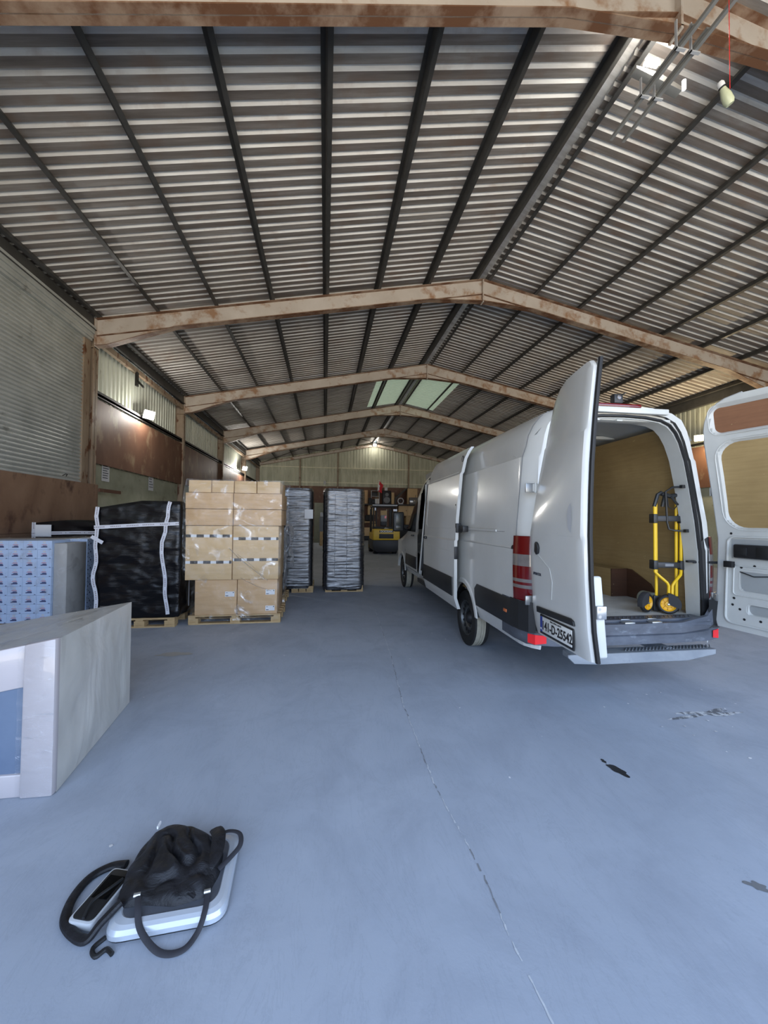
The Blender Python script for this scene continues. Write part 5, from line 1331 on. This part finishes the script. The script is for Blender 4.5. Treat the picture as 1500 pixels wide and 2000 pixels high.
for p in ((-.725,1.715,.085),(-.455,1.70,.078)):
    b=MB(); x,y,z=p[0]+.64,p[1]-1.86,p[2]-.055; b.tube([(x-.012,y,z),(x+.012,y+.004,z)],.008,8); b.build('strap_buckle',M['chrome'],bag,smooth=True)
b=MB(); b.box(-.118,-.112,.12,.155,.088,.100,0); b.build('reflective_tab',M['paper'],bag)
tag(bag,'crumpled black nylon bag with webbing handles slumped on the floor scale','bag')
# ------------------------------------------------------------------ forklift, seen from behind
FX,FYY=2.83,17.9
fk=empty('forklift',(FX,FYY,0)); tag(fk,'yellow forklift truck parked at the far end of the aisle, rear facing out','forklift')
b=MB(); b.prism([(-.64,.66),(-.64,1.12),(-.60,1.18),(.60,1.18),(.66,1.12),(.66,.66)],lambda x,z:(x*.97,0,z),lambda x,z:(x,.5,z)); b.box(-.62,.62,.5,1.6,.66,1.0)
b.build('counterweight',M['forkyellow'],fk,bevel=.04,seg=3)
b=MB(); b.prism([(-.60,.20),(-.64,.66),(.64,.66),(.60,.20),(.42,.10),(-.42,.10)],lambda x,z:(x,.04,z),lambda x,z:(x,1.7,z)); b.build('chassis',M['hub'],fk,bevel=.02)
b=MB(); b.box(-.34,.34,-.012,.0,.74,.95); gr=b.build('grille',M['rubber'],fk,bevel=.03,seg=3)
b=MB(); b.box(-.32,.33,-.012,0,1.02,1.11); b.build('name_strip',M['rubber'],fk)
text_mesh('DOOSAN',.12,M['paper'],'name_lettering',1.1,fk,Matrix.Translation((0,-.016,1.065))@Matrix.Rotation(PI/2,4,'X'),bold=.004)
def fw_(x,y,r,w):
    t=empty('truck_wheel',(x,y,r)); t.parent=fk; b=MB(); b.lathe([(r*.5,-w/2),(r*.95,-w/2),(r,-w/2+.02),(r,w/2-.02),(r*.95,w/2),(r*.5,w/2)],(0,0,0),(1,0,0),24); b.build('tyre',M['tyre'],t,smooth=True); b=MB(); b.lathe([(0,w/2-.01),(r*.5,w/2-.02),(r*.5,-w/2+.02),(0,-w/2+.01)],(0,0,0),(1,0,0),20); b.build('rim',M['forkyellow'],t,smooth=True)
for x in (-.45,.45): fw_(x,.42,.27,.2); fw_(x*1.08,1.75,.33,.26)
for x in (-.56,.56):
    b=MB(); b.tube([(x,.42,1.1),(x*.96,.50,2.26)],.035,8); b.build('guard_post',M['darksteel'],fk)
    b=MB(); b.tube([(x*.95,1.75,.9),(x*.93,1.55,2.26)],.035,8); b.build('guard_post',M['darksteel'],fk)
b=MB(); b.box(-.60,.60,.46,.56,2.22,2.31); b.box(-.58,.58,1.5,1.6,2.22,2.29)
for k in range(7): b.box(-.55+k*.18,-.51+k*.18,.5,1.58,2.24,2.29)
b.build('overhead_guard',M['darksteel'],fk,bevel=.01)
b=MB(); b.box(-.60,.60,.45,.47,2.29,2.325); b.build('guard_edge',M['lightgrey'],fk)
st_=MB(); st_.box(-.16,.15,.85,.95,1.3,1.88); so=st_.build('seat',M['hub'],fk,bevel=.04,seg=3)
b=MB(); b.box(-.16,.15,.83,.86,1.80,2.06); b.build('headrest',M['wood'],so,bevel=.03)
b=MB(); b.box(-.15,.14,.82,.85,1.52,1.84); b.build('seat_back_panel',M['grey'],so,bevel=.02); b=MB(); b.box(.04,.12,.81,.822,1.68,1.80); b.build('red_tag',M['reflector'],so)
for x in (-.5,.5):
    b=MB(); b.box(x-.05,x+.05,1.9,2.0,.1,2.15); b.build('mast_rail',M['darksteel'],fk)
for x in (-.38,.30):
    b=MB(); b.tube([(x,1.88,.9),(x,1.88,2.15)],.03,8); b.build('hydraulic_ram',M['chrome'],fk,smooth=True)
b=MB(); b.tube([(.62,.5,1.05),(.66,.5,1.25)],.03,8); b.box(.40,.58,.44,.5,2.02,2.12); b.box(-.50,-.44,.44,.5,2.05,2.18); b.build('work_lamp',M['clearlens'],fk)
b=MB(); b.box(-.5,.5,.55,1.4,1.15,1.28); b.build('engine_cover',M['rubber'],fk,bevel=.02)
b=MB(); b.add([(-.1,.2,1.19),(.16,.22,1.19),(.16,.36,1.20),(.02,.38,1.24)],[(0,1,2,3)]); b.build('paper_sheet',M['paper'],fk,fix=False)
# ------------------------------------------------------------------ clutter along the back wall
def thing_box(name,x0,x1,y0,y1,z0,z1,mat,label,cat,bev=.01,rz=0,door=None,lines=0):
    root=empty(name,((x0+x1)/2,(y0+y1)/2,z0),rz); hx,hy,h=(x1-x0)/2,(y1-y0)/2,z1-z0
    b=MB(); b.box(-hx,hx,-hy,hy,0,h); b.build('body',mat,root,bevel=bev)
    if door:
        for k in range(door):
            w=2*hx/door; b=MB(); b.box(-hx+k*w+.015,-hx+(k+1)*w-.015,-hy-.02,-hy,.03,h-.03); d_=b.build('door',mat,root,bevel=.006)
            b=MB(); b.box(-hx+(k+.8)*w,-hx+(k+.8)*w+.03,-hy-.04,-hy-.02,h*.45,h*.6); b.build('handle',M['darksteel'],d_)
    return tag(root,label,cat)
SY=31.2
thing_box('storage_mezzanine_shelf',2.9,8.6,SY-.6,SY+1.1,2.78,2.88,M['darksteel'],'long dark storage shelf high along the back wall behind the forklift','shelf')
for x in (2.95,4.1,8.5):
    b=MB(); b.box(x-.05,x+.05,SY+.02,SY+.12,0,2.78); tag(b.build('shelf_upright',M['darksteel']),'dark steel upright under the long shelf, '+{2.95:'beside the lone black load',4.1:'left of the forklift',8.5:'hidden side by the van'}[x],'post')
thing_box('cream_cupboard',3.42,3.98,SY-.1,SY+.6,2.02,2.77,M['card2'],'cream cupboard just left of the forklift guard','cupboard',door=1)
thing_box('wooden_cabinet',5.9,8.2,SY-.2,SY+.5,1.95,2.77,M['card2'],'wide pale wooden cabinet with doors right of the forklift','cabinet',door=3)
thing_box('orange_wood_chest',6.5,7.9,SY-.3,SY+.4,1.25,1.94,M['wood'],'orange-brown wooden chest below the wide pale cabinet','chest',door=2)
thing_box('chest_stand',5.9,8.3,SY-.3,SY+.4,0,1.24,M['hub'],'dark low cupboard under the orange-brown chest','cupboard')
thing_box('tall_yellow_crate',6.65,7.5,SY,SY+.5,2.88,4.2,M['card2'],'tall yellowish crate on the high shelf nearest to the van','crate',door=1)
thing_box('glass_fish_tank',6.75,7.45,SY-.45,SY-.05,2.88,3.45,M['clearlens'],'pale green glass tank on the high shelf before the tall crate','tank')
thing_box('yellow_board',5.32,5.56,SY,SY+.2,2.88,3.85,M['card2'],'upright yellow board between the loudspeaker and the sloping dark sheet','board',rz=.1)
thing_box('white_tin',4.78,5.0,SY,SY+.2,4.0,4.25,M['paper'],'small white tin perched on top of the loudspeaker','tin')
sp=thing_box('loudspeaker',4.6,5.28,SY-.05,SY+.45,2.88,3.99,M['hub'],'large dark loudspeaker with round cones on the high shelf','loudspeaker')
for z,r in ((.78,.16),(.34,.27)):
    b=MB(); b.lathe([(r,-.0),(r*.92,-.02),(r*.5,.0),(r*.3,-.01),(0,-.015)],(0,-.27,z),(0,1,0),24); b.build('cone',M['grey'],sp,smooth=True)
rk=empty('small_metal_rack',(4.0,SY,2.88)); tag(rk,'small dark metal rack with white edges on the shelf below the flag','rack')
b=MB()
for x in (-.32,.32): b.box(x-.02,x+.02,0,.04,0,1.1)
for z in (.0,.62,1.08): b.box(-.34,.34,0,.4,z,z+.03)
b.build('frame',M['lightgrey'],rk)
for z in (.05,.66): 
    b=MB(); b.box(-.28,.28,.05,.38,z,z+.34); b.build('stored_unit',M['hub'],rk,bevel=.02)
thing_box('cream_canister',3.95,4.3,SY-.25,SY-.05,2.88,3.30,M['flagwhite'],'cream canister on the high shelf at the foot of the flag','canister')
thing_box('dark_equipment_case',3.42,3.64,SY-.5,SY-.1,2.88,3.35,M['rubber'],'low black equipment case on the shelf left of the cream canister','case')
thing_box('leaning_wood_panel',3.05,3.4,SY+.1,SY+.25,2.88,4.0,M['card'],'leaning light wood panel on the shelf beside the lone black load','panel',rz=0)
b=MB(); b.prism([(5.6,3.4),(6.55,4.20),(6.62,4.26),(6.62,4.2),(6.56,4.12),(5.72,3.3),(5.70,2.88),(5.60,2.88)],lambda x,z:(x,SY-.1,z),lambda x,z:(x,SY+.9,z)); tag(b.build('sloping_dark_sheet',M['darksteel']),'sloping dark sheet leaning above the high shelf towards the tall crate','sheet')
fnn=empty('desk_fan',(6.05,SY-.2,3.16)); tag(fnn,'round pale fan with dark centre lying on the high shelf','fan')
b=MB(); b.lathe([(.25,-.05),(.27,0),(.25,.05),(.19,.05),(.19,-.05),(.25,-.05)],(0,0,0),(0,1,0),24); b.build('ring',M['lightgrey'],fnn,smooth=True)
b=MB(); b.lathe([(0,-.06),(.09,-.05),(.1,.04)],(0,0,0),(0,1,0),16); b.build('motor',M['hub'],fnn,smooth=True)
b=MB(); b.box(-.2,.2,-.1,.1,-.28,-.23); b.build('base',M['lightgrey'],fnn)
thing_box('yellow_crate',3.05,3.55,SY-.9,SY-.4,.345,1.0,M['card2'],'pale yellow crate low at the left of the forklift','crate')
thing_box('yellow_drum_rack',3.6,3.95,SY-.9,SY-.4,.345,1.3,M['wood'],'yellow-brown crate standing against the forklift\'s left side','crate')
thing_box('dark_machine_base',2.9,3.9,SY-1.0,SY-.2,0,.34,M['rubber'],'black machine base on the floor left of the forklift','machine')
thing_box('dark_bundle',3.15,3.75,SY-.6,SY-.1,1.5,2.0,M['darkcloth'],'black bundle on the ledge below the cream cupboard','bundle',.1)
thing_box('pale_ledge',3.0,3.95,SY-.7,SY,1.38,1.48,M['wood'],'pale wooden ledge under the black bundle','ledge')
thing_box('small_machine',6.1,6.5,SY-3.0,SY-2.4,0,1.1,M['hub'],'dark machine with chrome knobs on the right side of the forklift','machine',.05)
# seen through the gap between the two tall black loads
thing_box('leaning_grey_board',-1.3,.1,27.2,27.3,.0,2.75,M['greenboard'],'grey-green board seen in the gap between the two tall black loads','board',.005)
thing_box('mixed_goods_stack',-.35,.05,24.6,25.1,0,1.75,M['grey'],'stack of mixed grey goods in the gap between tall black loads','stack',.03)
thing_box('brown_goods_crate',-.30,.05,23.9,24.4,0,.85,M['wood'],'brown crate at the foot of the mixed grey goods','crate')
thing_box('round_white_drum',-.30,-.05,24.65,24.9,1.755,2.05,M['lightgrey'],'small pale drum on top of the goods in the gap','drum',.05)
# flag on its pole
fl=empty('flag',(4.1,30.4,2.88)); tag(fl,'small red and white flag standing in front of the rack by the back wall','flag')
b=MB(); b.tube([(0,0,0),(.06,0,1.95)],.015,6); b.build('flag_pole',M['wood'],fl,smooth=True)
b=MB(); b.grid(lambda i,j:([.06,.12,.2,.3,.40][i]-.10*(j/8)+[0,.01,.03,.02,.03][i]*math.sin(j),-.03+.03*math.sin(i+j*.6),1.93-.90*j/8-[0,.10,.22,.33,.42][i]*(1-.55*j/8)),5,9)
fo=b.build('flag_cloth',[M['flagwhite'],M['flagred']],fl,smooth=True,fix=False)
for p_ in fo.data.polygons: p_.material_index=1 if (p_.center.x>.16-.07*(1.93-p_.center.z) or p_.center.z<1.06) else 0
# small white box and lit dots on the back wall
thing_box('wall_junction_box',-.15,.05,YB-.1,YB-.02,4.55,4.85,M['lightgrey'],'small white junction box on the lower rail of the back wall','box',.01)
# ------------------------------------------------------------------ daylight
w=bpy.data.worlds.new('world'); sc.world=w; w.use_nodes=True; nt=w.node_tree; bg=nt.nodes['Background']
tc=nt.nodes.new('ShaderNodeTexCoord'); sx=nt.nodes.new('ShaderNodeSeparateXYZ'); nt.links.new(tc.outputs['Generated'],sx.inputs[0])
rp=nt.nodes.new('ShaderNodeValToRGB'); mp=nt.nodes.new('ShaderNodeMapRange'); mp.inputs['From Min'].default_value=-1; nt.links.new(sx.outputs['Z'],mp.inputs['Value']); nt.links.new(mp.outputs[0],rp.inputs[0])
e=rp.color_ramp.elements
while len(e)<5: e.new(.5)
SK=[(0,(1.1,1.01,.90)),(.497,(1.2,1.11,.98)),(.503,(.66,.80,1.05)),(.60,(.54,.70,.98)),(1,(.44,.60,.92))]
for x,(p_,c_) in zip(e,SK): x.position=p_; x.color=(*c_,1)
nt.links.new(rp.outputs[0],bg.inputs['Color']); bg.inputs['Strength'].default_value=3.0
pl=bpy.data.lights.new('doorway_portal','AREA'); pl.shape='RECTANGLE'; pl.size=DX1-DX0; pl.size_y=DZ; pl.cycles.is_portal=True
po=bpy.data.objects.new('doorway_portal',pl); COL.objects.link(po); po.location=((DX0+DX1)/2,YF-.24,DZ/2); po.rotation_euler=(math.radians(90),0,0)
# ------------------------------------------------------------------ output look
sc.view_settings.view_transform='Standard'; sc.view_settings.look='None'; sc.view_settings.gamma=1; sc.view_settings.exposure=0.8; sc.view_settings.use_curve_mapping=False
sc.cycles.use_denoising=True; sc.cycles.max_bounces=8; sc.cycles.diffuse_bounces=5; sc.cycles.glossy_bounces=4; sc.cycles.transparent_max_bounces=12; sc.cycles.caustics_reflective=False; sc.cycles.caustics_refractive=False
sc.cycles.sample_clamp_indirect=6; sc.cycles.use_adaptive_sampling=True; sc.cycles.adaptive_threshold=0.015
